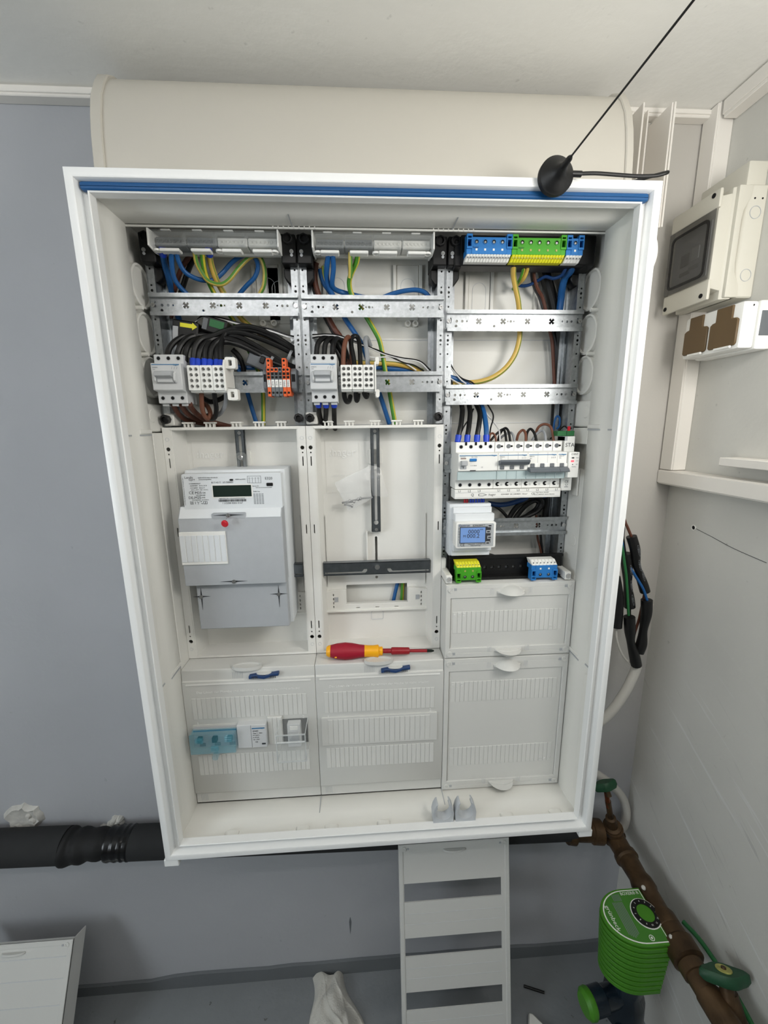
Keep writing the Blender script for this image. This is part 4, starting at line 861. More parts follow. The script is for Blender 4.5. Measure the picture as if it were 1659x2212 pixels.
# ================================================================== loose things in the cabinet
def pipe_clip(x, label):
    t = []
    b = MB(); r = 15
    pts = [(x-19,21),(x+19,21),(x+19.5,32),(x+20.5,46),(x+18,58),(x+13.5,67),(x+10.5,68),(x+12.5,61)]
    for i in range(17): a = math.radians(42-264*i/16); pts.append((x+r*math.cos(a),48+r*math.sin(a)))
    pts += [(x-12.5,61),(x-10.5,68),(x-13.5,67),(x-18,58),(x-20.5,46),(x-19.5,32)]
    b.prism([pts],-190,-172)
    return one(b,'pipe_clip','cliphgrey',label,'pipe clip','pipe clips',bev=.5)
pipe_clip(114,'left grey plastic pipe clip standing on the cabinet floor'); pipe_clip(157,'right grey plastic pipe clip standing on the cabinet floor')
# screwdriver
t = thing('screwdriver','red and yellow insulated screwdriver lying under the empty tray','screwdriver',(0,-100,326))
def sd(s): return (-103+s*207/208, -96-4*s/208, 342.5-6.5*s/208)
ax = Vector(sd(208))-Vector(sd(0)); Lx = ax.length
build(MB().loft([(0,2),(0,8.5),(4,11),(8,11.6)],sd(0),ax,24),'end_cap','amber',t)
build(MB().loft([(8,11.6),(20,14.6),(36,16.4),(50,15.2),(64,12.6),(74,11.5)],sd(0),ax,28),'grip','gripred',t)
build(MB().loft([(74,11.5),(84,11),(92,11),(99,12),(101,12),(103,8.5),(109,8.5),(110,6)],sd(0),ax,24),'collar','amber',t)
build(MB().loft([(110,4.6),(127,4.6)],sd(0),ax,16),'shaft','shaftred',t); build(MB().loft([(126,4.6),(127,6.6),(129,7.2),(160,6.8),(162,6.3),(163,4)],sd(0),ax,20),'sleeve','shaftred',t); build(MB().loft([(163,3.2),(197,3.2)],sd(0),ax,14),'shaft','shaftred',t); build(MB().loft([(197,3.4),(206,3),(211,1.4)],sd(0),ax,8),'tip','blade',t)
build(MB().box(-86.5,-82,-113.6,-112,336.5,339.5),'grip_badge','amber',t,bev=.8)
txt('VDE',3,-18,-107.5,341,'ink',t); txt('1000 V',3,-18,-107.4,337,'ink',t)
# bag of screws
t = thing('plastic_bag','crumpled clear plastic bag hanging on the hanger bar of the empty tray','bag',(-28,-66,615))
def bag(pts, n, amp, seed, y):
    rng = random.Random(seed); b = MB(); G = []
    for i in range(n+1):
        row = []
        for j in range(n+1):
            u, v = i/n, j/n
            pA = Vector(pts[0]).lerp(Vector(pts[1]),u); pB = Vector(pts[3]).lerp(Vector(pts[2]),u); q = pA.lerp(pB,v)
            yy = y-7*math.sin(math.pi*u)*math.sin(math.pi*v)+rng.uniform(-amp,amp); row.append((q.x+rng.uniform(-1,1),yy,q.y))
        G.append(b.verts(row))
    for i in range(n):
        for j in range(n): b.face([G[i][j],G[i+1][j],G[i+1][j+1],G[i][j+1]])
    return b
build(bag([(-79,667),(-12,698),(-8,636),(-53,612)],9,3,1,-58),'bag_film','film',t,smooth=180); build(bag([(-79,667),(-12,698),(-8,636),(-53,612)],9,3,6,-50),'bag_film','film',t,smooth=180); build(bag([(-14,700),(10,694),(24,637),(-6,640)],6,2.5,3,-52),'bag_film','film',t,smooth=180)
for k,(x,z,a) in enumerate(((-52,631,200),(-44,630,190),(-36,634,200),(-48,622,150),(-28,636,10))):
    s = thing('loose_screw',('leftmost','second','third','lowest','rightmost long')[k]+' metal screw lying in the clear plastic bag','screw',(x,-52,z-4),'screws in the plastic bag')
    d = Vector((math.cos(math.radians(a)),-.15,math.sin(math.radians(a))*.5)); build(MB().loft([(0,3.6),(3,3.8),(4,2)],(x,-54,z),-d,14),'head','screwmetal',s); build(MB().loft([(0,1.9),(14 if k < 4 else 22,1.8)],(x,-54,z),d,10),'shank','screwmetal',s)
# ================================================================== outside the cabinet
# curved shroud above the cabinet
t = thing('curved_shroud','curved white cable shroud on top of the cabinet','shroud',(0,-100,1100))
prof = [(-2,1100),(-143,1100),(-144,1130),(-141,1170),(-136,1200),(-128,1228),(-116,1250),(-104,1264),(-85,1276),(-60,1284),(-2,1288)]
pr2 = [(-2,1102),(-141,1102),(-142,1130),(-139,1169),(-134,1199),(-126,1226),(-114.5,1248),(-103,1262),(-84,1274),(-60,1282),(-2,1286)]
build(MB().prism([prof+pr2[::-1]],-378,380,'yz'),'shell','shroudplastic',t,smooth=40)
pe = [(y-(3 if y < -20 else 0),z+(3 if z > 1250 else 0)) for y,z in prof]
for x0,x1 in ((-392,-376),(379,391)): build(MB().prism([pe],x0,x1,'yz'),'end_cap','shroudplastic',t,bev=1.5)
# antenna
t = thing('antenna','black magnetic whip antenna stuck on the front top edge of the cabinet','antenna',(246,-205,1070))
build(MB().loft([(0,22),(3,23.5),(9,23.5),(10,22.5)],(243,-205,1098),(0,-1,0),40),'magnet_base','blackmatte',t)
build(MB().loft([(10,22.5),(14,18),(18,12),(22,8),(27,5.6),(30,4.6)],(243,-205,1098),(0,-1,0),40),'cone','blackplastic',t)
build(MB().loft([(30,4.6),(33,4.2),(44,3.6),(47,2.4),(48,1.3)],(243,-205,1098),(0,-1,0),16),'sleeve','blackplastic',t)
build(MB().loft([(47,1.15),(300,1.0)],(243,-205,1098),(0,-1,0),8),'whip','blackplastic',t)
build(MB().cyl((264,-212,1101),'x',3.8,14,12),'cable_boot','blackplastic',t)
build(MB().tube([(276,-212,1101.5),(300,-209,1104),(330,-207,1104),(360,-206,1103.5),(385,-208,1103.5),(399,-210,1106),(404,-204,1110),(400,-196,1112),(380,-188,1110),(350,-170,1106),(320,-150,1104)],2.3,10),'cable','blackplastic',t)
# heat-shrunk cable ends right of the cabinet
t = thing('spliced_cable','grey cable with five black heat-shrink splices right of the cabinet','cable',(520,-90,110))
cab = [(399,-40,78),(440,-60,92),(470,-80,130),(497,-88,170),(520,-90,215),(534,-90,255),(538,-90,275)]
build(MB().tube(cab,9.5,14),'cable_sheath','cablegrey',t)
sl = [([(494,-90,556),(503,-92,530),(509,-92,500),(520,-90,478),(530,-90,455),(536,-90,440)],9.5,('brown',[(402,-70,660),(470,-84,600),(482,-88,580),(494,-90,556)],[(536,-90,440),(534,-86,380),(528,-84,330),(536,-88,275)])),
      ([(488,-86,520),(496,-86,488),(502,-84,455),(508,-84,425),(512,-84,405)],10.5,('black',[(402,-66,650),(474,-80,590),(482,-84,550),(488,-86,520)],[(512,-84,405),(516,-84,370),(520,-85,330),(535,-88,275)])),
      ([(537,-96,425),(540,-96,395),(538,-96,360),(538,-96,330),(535,-94,310)],10.5,('blue',[(402,-70,620),(472,-82,560),(484,-90,515),(505,-96,480),(525,-98,450),(537,-97,425)],[(535,-94,310),(538,-92,290),(538,-90,272)])),
      ([(502,-100,392),(507,-100,360),(513,-98,335),(525,-96,305),(534,-94,280)],10.5,('hosegreen',[(402,-76,620),(466,-88,560),(482,-98,500),(491,-100,450),(500,-100,395)],None)),
      ([(474,-92,475),(480,-94,440),(482,-94,405),(481,-94,368)],11,('cablegrey',None,[(481,-94,368),(487,-94,335),(505,-92,300),(532,-90,272)]))]
for k,(pts,r,(m,a,c)) in enumerate(sl):
    if k == 4: q = build(MB().tube(pts,lambda u: 5+6*u,12),'heat_shrink','black',t)
    else: q = build(MB().tube(pts,(lambda r: lambda u: r*(1-.28*math.exp(-((u-.5)/.18)**2)))(r),14),'heat_shrink','black',t)
    if k < 2:
        for j in range(3):
            w_ = Vector(pts[1+j]); txt('<180S1>',5,w_.x+1,w_.y-r-.6,w_.z,'inklight',q,roll=-75 if k else -72)
    for pth in (a,c):
        if pth: build(MB().tube(pth,2.6 if k < 4 else 2.2,8),'conductor',m,t)
# white cable loop behind the pipe fitting
one(MB().tube([(400,-12,-20),(470,-20,-22),(520,-26,-52),(565,-26,-90),(598,-26,-135),(609,-26,-185),(600,-24,-225),(570,-20,-240),(545,-18,-238)],10,14),'round_cable','cablegrey','thick light grey cable looping behind the brass pipe','cable')
# ------------------------------------------------------------------ brass pipes and fittings
t = thing('brass_pipe','old brown brass water pipe with fittings along the right wall','pipe',(540,-220,-240))
PZ = -210
build(MB().loft([(0,30),(16,31),(18,24),(60,23),(62,27),(84,27)],(448,-44,PZ+22),(1,-.05,-.1),20),'elbow','brass',t)
build(MB().loft([(0,26),(14,26),(15,22),(50,21),(51,25),(62,26),(66,22),(100,20),(112,24),(128,24),(134,21),(168,20),(178,25),(196,25),(200,21)],(566,-42,PZ),(-.03,-1,0),20),'main_run','brass',t)
build(MB().loft([(0,24),(20,25),(24,29),(52,29),(55,24)],(561,-236,PZ),(-.02,-1,0),22),'union','brass',t)
build(MB().loft([(0,23),(16,23),(17,20),(40,20),(41,22),(150,22),(152,26),(240,26)],(558,-292,PZ),(0,-1,0),20),'near_run','brass',t)
build(MB().loft([(0,16),(8,20),(22,20),(24,13),(50,11.5),(52,6.5),(110,6.5)],(562,-50,PZ+14),(-.3,-.12,1),16),'stem_branch','brass',t)
build(MB().loft([(0,22),(14,22)],(561,-53,PZ+18),(-.28,-.12,1),16),'stem_collar','brass',t)
q = MB(); q.cyl((535,-61,PZ+100),(-.28,-.12,1),5.5,50,12); build(q,'stem','copper',t)
for (x,y,z) in ((556,-178,PZ+18),(552,-262,PZ+16)): build(MB().loft([(0,4),(4,4),(5,2.5)],(x-8,y,z+2),(-.6,-.2,1),10),'bleed_screw','plaster',t)
def handle(c, axis, rx, ry, label, boss):
    t = thing('shutoff_valve',label,'valve',c); ax = Vector(axis).normalized(); u = (Vector((1,-.15,0))-ax*Vector((1,-.15,0)).dot(ax)).normalized(); w = ax.cross(u)
    b = MB(); n = 24; rings = []
    for d,k in ((0,.86),(6,1),(14,.98),(17,.88)):
        rings.append(b.verts([Vector(c)+ax*d+u*(rx*k*math.cos(a)*(1+.1*math.cos(4*a)))+w*(ry*k*math.sin(a)*(1+.1*math.cos(4*a))) for a in [2*math.pi*i/n for i in range(n)]]))
    for A,B_ in zip(rings,rings[1:]):
        for i in range(n): b.face([A[i],A[(i+1)%n],B_[(i+1)%n],B_[i]])
    b.face(rings[0][::-1]); b.face(rings[-1]); build(b,'hand_grip','valvegreen',t,bev=0)
    if boss: build(MB().loft([(16.5,12),(18.5,12)],c,ax,24),'badge','olive',t); build(MB().loft([(18.5,4),(21,3.6)],c,ax,12),'badge_nut','brass',t)
    build(MB().cyl(c,-ax,6 if not boss else 11,14 if not boss else 60,12),'spindle','brass',t)
handle((522,-66,-56),(-.2,.5,.85),25,14,'dark green valve handle beside the lower right cabinet edge',False)
handle((580,-338,-176),(.1,.5,.85),38,20,'dark green valve handle with round badge in the lower right',True)
b = MB(); b.loft([(0,15),(36,15),(40,18),(150,18)],(582,-342,-192),(.08,-.75,-1),18); one(b,'angled_brass_pipe','brass','short angled brass pipe below the badge valve handle','pipe')
one(MB().tube([(600,-225,-215),(610,-262,-215),(613,-330,-222),(606,-420,-240),(600,-520,-262)],4.2,10),'green_hose','hosegreen','thin green earth wire running along the brass pipe','wire')
# ------------------------------------------------------------------ backwash water filter
t = thing('water_filter','green ribbed water filter with black dial beside the brass pipe','water filter',(490,-222,-480))
def dshape(k, zsh=0):
    pts = [(541,-172),(541,-270)]
    for i in range(25):
        a = math.radians(-90-180*i/24); pts.append((500+66*math.cos(a)*1.0,-221+49*math.sin(a)))
    cx, cy = 505,-221; return [(cx+(x-cx)*k,cy+(y-cy)*k) for x,y in pts]
TOP = -196
b = MB(); b.prism([dshape(1.0)],TOP-5,TOP,'xy'); TP = build(b,'top_plate','filtergreen',t,bev=.8)
z = TOP-5
for k in range(10):
    kk = 1.0-.012*k
    build(MB().prism([dshape(kk*.90)],z-4,z,'xy'),'groove','valvegreen',t); build(MB().prism([dshape(kk*1.01)],z-13,z-4,'xy'),'rib','filtergreen',t,bev=1.5); z -= 13
lab = [(cx,cy) for cx,cy in dshape(.93)]
bl = MB(); inner = [(505+(x-505)*.965,-221+(y+221)*.965) for x,y in lab]; bl.prism([lab,inner],TOP,TOP+.8,'xy'); build(bl,'label_border','devwhite',TP)
bl = MB(); bl.prism([inner],TOP,TOP+.5,'xy'); build(bl,'label','filterlabel',TP)
bl = MB(); bl.prism([circ(523,-219,25,32),circ(523,-219,16,32)],TOP+.5,TOP+3,'xy'); DL = build(bl,'dial_ring','blackplastic',TP); bl = MB(); bl.prism([circ(523,-219,27,32),circ(523,-219,25.4,32)],TOP+.5,TOP+1.4,'xy'); build(bl,'dial_border','devwhite',TP)
bl = MB(); bl.prism([circ(523,-219,16,28)],TOP+.5,TOP+1.6,'xy'); build(bl,'dial_centre','filtergreen',TP)
Mz = lambda a: Matrix.Rotation(math.radians(a),3,'Z')
for k in range(12):
    a = math.radians(30*k); txt(str(k+1),3.2,523+20.5*math.cos(a),-219+20.5*math.sin(a),TOP+3.1,'devwhite',DL,mtx=Mz(30*k-90))
txt('BOXER® R',6,514,-182,TOP+1,'devwhite',TP,mtx=Mz(0)); txt('grünbeck',8.5,453,-222,TOP+1,'devwhite',TP,mtx=Mz(-90))
bl = MB()
for k in range(7): bl.box(468+k*3.2,469.4+k*3.2,-256+abs(k-3)*2,-196,TOP+.5,TOP+.7)
for k in range(6): bl.box(474+k*3,475.2+k*3,-194,-182,TOP+.5,TOP+.7)
build(bl,'printed_lines','inklight',TP); bl = MB(); bl.prism([circ(508,-258,5,16),circ(508,-258,4,16)],TOP+.5,TOP+.9,'xy'); bl.prism([circ(508,-258,2,12)],TOP+.5,TOP+.9,'xy'); build(bl,'label_seal','devwhite',TP)
build(MB().loft([(0,38),(-30,36),(-60,30),(-80,38),(-130,40),(-150,26)],(500,-221,-320),'z',28),'filter_bowl','bowl',t)
build(MB().loft([(0,20),(30,21),(34,24),(60,24)],(478,-228,-392),(-1,-.15,0),24),'drain_body','bowl',t)
build(MB().loft([(60,24),(64,26),(72,25),(78,19)],(478,-228,-392),(-1,-.15,0),28),'knob','filtergreen',t)
build(MB().tube([(480,-250,-440),(470,-280,-500),(475,-300,-560),(480,-300,-655)],12,12),'drain_pipe','bowl',t)
build(MB().cyl((520,-221,-215),'x',18,22,18),'pipe_flange','brass',t)
# ------------------------------------------------------------------ panels leaning below the cabinet
def lean(name, label, cat, x0, w, zlen, foot_y, ang, holes=(), depth=10, grip=True, wall=0):
    # built upright in its own frame, then leaned about its foot
    t = thing(name,label,cat,(x0+w/2,foot_y,FZ)); ox, oz = x0, FZ
    H = build(MB().prism([rect(ox,ox+w,oz,oz+zlen)]+[rect(ox+a,ox+b_,oz+c,oz+d) for a,b_,c,d in holes],foot_y-2.5,foot_y),'plate','coverplastic',t)
    b = MB(); b.ringframe(ox,ox+w,oz,oz+zlen,[(0,foot_y+6),(0,foot_y-3),(1,foot_y-4),(9,foot_y-4),(10,foot_y-2.5)]); build(b,'rim','coverplastic',H)
    for sx in (ox,ox+w-2.5): build(MB().box(sx,sx+2.5,foot_y,foot_y+depth,oz,oz+zlen),'side_flange','coverplastic',H,bev=.5)
    xm = ox+w/2
    if grip:
        pts = [(xm-25*math.cos(math.pi*i/14),foot_y-3-9*math.sin(math.pi*i/14)) for i in range(15)]
        build(MB().prism([pts],oz+zlen-19,oz+zlen-15,'xy'),'finger_grip','coverplastic',H,bev=1)
    for sx in (12,w-12): screw(H,ox+sx,foot_y-4,oz+zlen-9,5,'coverstrip','cover_screw',1.5); build(MB().box(ox+sx+(7 if sx < w/2 else -11),ox+sx+(11 if sx < w/2 else -7),foot_y-4.4,foot_y-3.9,oz+zlen-11,oz+zlen-7),'screw_window','devgrey2',H)
    t.rotation_euler = (math.radians(-ang),0,0)
    return t, H
holes = []
zz = 515-83
for k in range(4): holes.append((11,231,390-126*k,433-126*k))
tt, H = lean('slotted_panel','tall white module panel with open slots leaning below the cabinet','panel',36,250,523,-180,9.9,holes)
for k in range(3):
    for dz in (18,42): build(MB().box(36+12,36+231,-182.9,-182.4,FZ+390-126*k-dz-10,FZ+390-126*k-dz-9.2),'panel_line','devgrey',H)
tt, H = lean('cover_panel','white cover panel leaning against the wall at the lower left','panel',-951,250,336,-230,27.6,(),depth=42)
for dz in (30,69,115,175): build(MB().box(-940,-712,-233.3,-232.3,FZ+336-dz-.8,FZ+336-dz+.8),'panel_line','devgrey',H)
# ------------------------------------------------------------------ things on the floor
b = MB(); rng = random.Random(9); n = 70; G = []
for i in range(n+1):
    row = []
    for j in range(n+1):
        u, v = i/n, j/n
        w = 66+78*v; x = -146+(u-.5)*w*1.2+62*v; y = -10-205*v
        edge = math.sin(math.pi*u)**.6*(math.sin(math.pi*min(1,v*1.4+.12))**.5 if v*1.4+.12 < .5 else 1)
        h = 40*edge*(.72+(.08+.16*v)*math.sin(9*u+5*v+.6)+.16*v*math.sin(17*u-9*v+1)+.05*math.sin(23*v+5*u)+.22*v**.5*(1-abs(math.sin(6.5*u+3.2*v+.4)))**3+.2*v**.5*(1-abs(math.sin(8*u-5*v+1.2)))**4-.14*(1-abs(math.sin(5*u+7*v)))**5)
        row.append((x+6*math.sin(11*v+3*u),y+5*math.sin(9*u),FZ+max(1,h)))
    G.append(b.verts(row))
for i in range(n):
    for j in range(n): b.face([G[i][j],G[i+1][j],G[i+1][j+1],G[i][j+1]])
one(b,'crumpled_cloth','towel','crumpled off-white cloth lying on the floor by the baseboard','cloth',smooth=180)
one(MB().cyl((363,-63,FZ+3),(47,-16,0),3,50,12),'black_stick','black','short black tube lying on the floor right of the slotted panel','tube')
one(MB().prism([[(338,-150),(352,-116),(362,-118),(392,-150),(370,-200),(330,-200)]],FZ,FZ+14,'xy'),'white_offcut','plastic','small white plastic piece on the floor at the slotted panel','offcut',bev=3)
WIRES=[
('thick blue wire with blue ferrule at left end of left clear terminal block','blue',5,[(-333.9,-88,1050.5),(-339.9,-74,1042.8),(-343.9,-60,1032.8),(-344.6,-50,1017.3),(-345.7,-40,997.7),(-343.2,-37.5,978.7),(-340.9,-35,957.6)],'s'),
('blue wire dropping second from left out of left clear terminal block','blue',4,[(-320.2,-88,1049.9),(-326.3,-78.7,1031.4),(-328.4,-69.3,1014.6),(-324.4,-60,1004),(-317.7,-51.7,996.2),(-305.3,-43.3,984.5),(-298.6,-35,968.7)],''),
('blue wire looping up to the right below left clear terminal block','blue',3.7,[(-313.8,-88,1049.9),(-314.4,-79.8,1036),(-310.3,-71.6,1024.1),(-301.3,-63.9,1018.3),(-287.3,-58.6,1015),(-270.5,-53.2,1016.9),(-255.9,-49.3,1028.7),(-238.1,-47.5,1046.7),(-219.1,-45.7,1057.9),(-202.8,-43.9,1057),(-196.6,-42.1,1043.9),(-203.1,-40.4,1026.9),(-219.2,-37.1,1013.6),(-232.6,-33.6,1002.1),(-244.4,-30,988.5)],''),
('brown wire slanting behind the blue wires under left clear block','brown',4,[(-296,-60,1058.4),(-313.5,-54,1043.6),(-326.8,-48,1028.5),(-338.8,-42,1009.5),(-346.9,-36,993.5),(-355.9,-30,962.4)],''),
('black wire slanting beside the brown one under left clear block','black',4.5,[(-293.2,-50,1060.6),(-310.6,-43.8,1040.5),(-323.6,-37.5,1019.8),(-334.7,-31.2,1002.1),(-345.3,-25,982.1)],''),
('yellow green wire arching to the right under left clear terminal block','gy2',3.5,[(-284.8,-88,1050.3),(-286.6,-79.2,1034.9),(-282.3,-70.3,1021.4),(-274.7,-63.9,1011.7),(-257.7,-61.2,1007.6),(-243.1,-58.5,1015.4),(-225.8,-54.9,1035.7),(-210.7,-51.1,1050.9),(-198.1,-47.4,1057.5),(-189.8,-44.3,1053.6),(-186,-41.2,1037.3),(-189.2,-37.7,1015.5),(-197.8,-33.8,1002.2),(-211.6,-30,985)],''),
('green yellow wire crossing the upper left mounting rail to lower right','gy',4,[(-273,-88,1050.4),(-276.7,-76.9,1035.8),(-278.4,-65.7,1023),(-276.1,-55.1,1009.3),(-273.2,-44.9,998.5),(-263.9,-37.7,980.9),(-250.3,-36.9,962.9),(-240.5,-36,944.7),(-232.2,-36,926.1),(-223.9,-36,907.3),(-217.5,-34.9,890.3),(-209.5,-33.1,869.3),(-205.5,-30.3,836.1),(-207.6,-25.1,808.4),(-211,-20,775.7)],''),
('thick yellow wire with blue ferrule under left clear terminal block','yellow',4.8,[(-262.5,-88,1050.6),(-265.6,-76.4,1046),(-267.6,-64.9,1035.2),(-264.7,-54,1016.7),(-258.4,-43.3,1000.8),(-246.7,-37.6,981),(-233.1,-36.7,961.2),(-220.8,-35.3,949.6),(-200.8,-32.7,936.2),(-166.7,-30,919.7)],'s'),
('blue wire running down to meter tray right of the left rail terminals','blue',4,[(-258.6,-35,896.1),(-248.6,-33,881),(-239,-31,858),(-233.7,-28,832.5),(-228.7,-24,804.5),(-223.4,-20,777.9)],''),
('blue wire lying level behind the orange terminals','blue',4,[(-250.9,-32,880.2),(-229.2,-32,878.2),(-203.1,-32,878.1),(-169,-32,877.1)],''),
('thin white sensor lead arching over the black cable bundle','white',1.4,[(-312.5,-55,944),(-301.8,-56.2,952.6),(-287.8,-57.5,957.2),(-263.3,-58.8,953.9),(-235.4,-60,946.6),(-208.1,-57.5,940.9),(-180.4,-55,936.1),(-152.4,-52.5,927.5),(-137.4,-50,924.3)],''),
('thin black sensor lead arching over the black cable bundle','black',1.4,[(-308.9,-55,943.1),(-299.7,-56.2,955.3),(-289.4,-57.5,959.5),(-263.1,-58.8,956.3),(-235.2,-60,948.9),(-207.9,-57.5,943.6),(-180.2,-55,939.2),(-152.3,-52.5,930.3),(-137.3,-50,927.5)],''),
('first black cable from the left arching out of left white terminal block','black',4.6,[(-301.1,-98,872.1),(-301.5,-94,883.2),(-297.8,-90,903.2),(-288.2,-82.5,917.7),(-270,-75,924.6),(-252.2,-70.5,932.6),(-234.5,-66,936.3),(-208.3,-58,936.3),(-182,-50,928),(-154.5,-45,913.2),(-134.2,-40,900.8)],'s'),
('second black cable from the left arching out of left white terminal block','black',4.6,[(-293.5,-98,871.2),(-293.6,-94,881.5),(-290.1,-90,897.9),(-281.1,-80.5,912.9),(-265.8,-71,923.6),(-247.5,-68.5,929.5),(-225.7,-66,930.1),(-199.7,-58,923.6),(-173.2,-50,914.1),(-155,-45,905.7),(-134.5,-40,895.1)],'s'),
('third black cable from the left arching out of left white terminal block','black',4.6,[(-282.6,-98,871.2),(-282.9,-93.6,882.4),(-281.6,-87.4,901.9),(-274.4,-74.7,918.4),(-257.6,-66.8,926.3),(-235.5,-66.2,924.6),(-214.9,-60.7,915.8),(-192.9,-51.8,903.6),(-165.9,-45.6,886.7),(-139.6,-40,875.9)],'s'),
('fourth black cable from the left arching out of left white terminal block','black',4.6,[(-274.2,-98,870.3),(-274.4,-93.6,880.6),(-272.3,-88.3,900),(-264.8,-80,913),(-252.5,-73,919.7),(-232,-68,915.3),(-210.1,-60.7,904.8),(-187.7,-51.8,895.2),(-162.3,-45.6,880.9),(-139.8,-40,871.1)],'s'),
('fifth black cable from the left arching out of left white terminal block','black',4.6,[(-262.8,-98,870.2),(-263.6,-93.6,880.6),(-263.5,-87.9,898.3),(-260.2,-77.3,911.7),(-248.3,-69.9,914.9),(-227,-67.1,909.1),(-204.8,-60.7,898.4),(-184.4,-51.8,886.7),(-156.6,-45.6,876.2),(-140.1,-40,866.2)],'s'),
('sixth black cable from the left arching out of left white terminal block','black',4.6,[(-256.1,-98,869.3),(-256.9,-93.6,880.6),(-257.5,-87.4,900.1),(-256.6,-74.7,920.2),(-247.6,-66.8,934.3),(-228.5,-66.2,940.2),(-207.4,-60.7,940.2),(-181.3,-51.8,932.2),(-159.9,-45.6,920.5),(-137.9,-40,906.5)],'s'),
('black cable arching from left pole of left load switch','black',4.6,[(-341.5,-95,879.7),(-342.9,-90.7,891.7),(-340.9,-86.4,902.1),(-333.9,-78.4,914.1),(-322.3,-68.6,924),(-304.8,-59.6,929.5),(-284.4,-52.3,933.8),(-263.4,-45,939)],''),
('black cable arching from middle pole of left load switch','black',4.6,[(-327.1,-95,879.6),(-327.8,-90,892.7),(-321.9,-85,907.6),(-313.5,-75.5,920),(-300.8,-66,926.4),(-282.8,-58,929),(-258.9,-50,928.8)],''),
('black cable arching from right pole of left load switch','black',4.6,[(-314.5,-95,879.6),(-314.8,-90,892.7),(-311.2,-85,905.8),(-302.9,-72.5,917.9),(-290.1,-60,924.9),(-269.9,-52.5,924.6),(-251.5,-45,920.6)],''),
('black cable hanging behind the left white terminal block','black',4.5,[(-249.3,-50,906.7),(-241.6,-45.7,898.1),(-236,-41.4,885.5),(-236.5,-37.1,868.9),(-251.4,-32.9,848),(-274,-30,828.7),(-299.1,-30,818.9),(-314.6,-30,825)],''),
('left of three brown cables curving right below left load switch','brown',4.6,[(-341.1,-95,811.7),(-344.2,-83,805),(-345.4,-65,794.3),(-340.8,-45,785.9),(-323.6,-28.4,780.9),(-291.6,-22,774.5)],''),
('middle of three brown cables curving right below left load switch','brown',4.6,[(-328.3,-95,811.6),(-331,-83,805.8),(-329.9,-65,795.1),(-322.8,-45,787.7),(-307.2,-28.4,782.8),(-281.3,-22,774.4)],''),
('right of three brown cables curving right below left load switch','brown',4.6,[(-314.5,-95,811.5),(-317,-83,805.7),(-314.5,-65,794.9),(-307.1,-45,785.6),(-289.2,-28.4,778.5),(-271.1,-22,773.2)],''),
('light brown wire looping below left white terminal block','tan',4,[(-293.8,-92,835.2),(-296.7,-88.5,817.2),(-297.6,-85,798.9),(-294.4,-77.5,787.7),(-290.5,-70,795.5),(-296.7,-60,807.5),(-305.5,-50,813.9)],''),
('black wire looping below left white terminal block','black',4,[(-273.5,-92,835.1),(-274.4,-87.2,817.2),(-275.5,-82.4,802.5),(-281.7,-75,789.6),(-293,-65,787),(-300.7,-55,794.1)],''),
('grey wire curving below right end of left white terminal block','grey',3.6,[(-253.5,-92,831.3),(-257.4,-83.5,817.3),(-265,-75,804.6),(-279.4,-60,794.8),(-298.6,-45,791.4)],''),
('short beige cable sheath end behind middle clear terminal block','sheath',9,[(-86.1,-45,1066.6),(-90.6,-42.5,1055.3),(-96.1,-40,1045.6)],''),
('thick brown wire running down left side of middle column','brown',5,[(-95.2,-48,1048.1),(-98.8,-44.4,1038.8),(-100.3,-40.9,1022.3),(-97,-38.7,1005.1),(-89.2,-36.9,985.6),(-80.3,-36,963.7),(-69.1,-36,943.2),(-59.4,-37.6,929.7),(-51.9,-43.8,907.7),(-47.6,-50,878.1)],''),
('black wire close behind the thick brown wire in middle column','black',4.2,[(-98.7,-40,1050.9),(-102.9,-37.3,1037.7),(-103.8,-34.7,1024.2),(-101.5,-32.7,1006.8),(-95.6,-30.9,987.2),(-85.6,-30,965.2),(-74.4,-30,944.5),(-65.9,-31.1,927.2),(-60.3,-35.6,905.3),(-58.9,-40,879.5)],''),
('thin blue wire hanging left of the paired blue wires in middle column','blue',3.4,[(-91.3,-42,1039.7),(-90,-39.5,1029.9),(-85.9,-37,1018.3),(-78.6,-34.5,1008.2),(-69.4,-32,996.3)],''),
('thin yellow green wire hanging left of the paired blue wires','gy2',2.2,[(-85.9,-42,1045),(-86,-38.7,1035.6),(-84.7,-35.3,1026.9),(-80.5,-32,1014.4)],''),
('blue wire running from middle clear block down behind its tray','blue',4.4,[(-71.7,-88,1048.7),(-76.7,-73,1032.5),(-78.4,-58,1018.7),(-73.8,-50.3,1003.5),(-61.3,-44.4,981.9),(-50.3,-42,960.5),(-35,-42,938.2),(-21.5,-40.9,917.7),(-11.8,-38.2,893.2),(0.1,-34.5,860.4),(12.4,-27.3,826.9),(29.5,-20,775.1)],''),
('blue wire bending right under middle clear terminal block','blue',4.2,[(-65.9,-88,1048.8),(-65.6,-74,1030.6),(-69.6,-60,1011.1),(-66,-50,1005.4),(-53,-40,1003.1),(-29.5,-37.5,998.6),(0.3,-35,994)],''),
('blue wire rising above right end of middle upper rail','blue',4,[(16,-40,994.5),(38,-39.2,1002.2),(60.1,-38.4,1007.1),(80.1,-38.4,1008.2),(96.1,-39.2,1002.5),(106.2,-40,987.6)],''),
('short green yellow wire joining the long one below middle clear block','gy2',3.6,[(-37,-88,1049.1),(-37.5,-82,1036.5),(-37.5,-76,1026.8),(-38.6,-70,1016.8)],''),
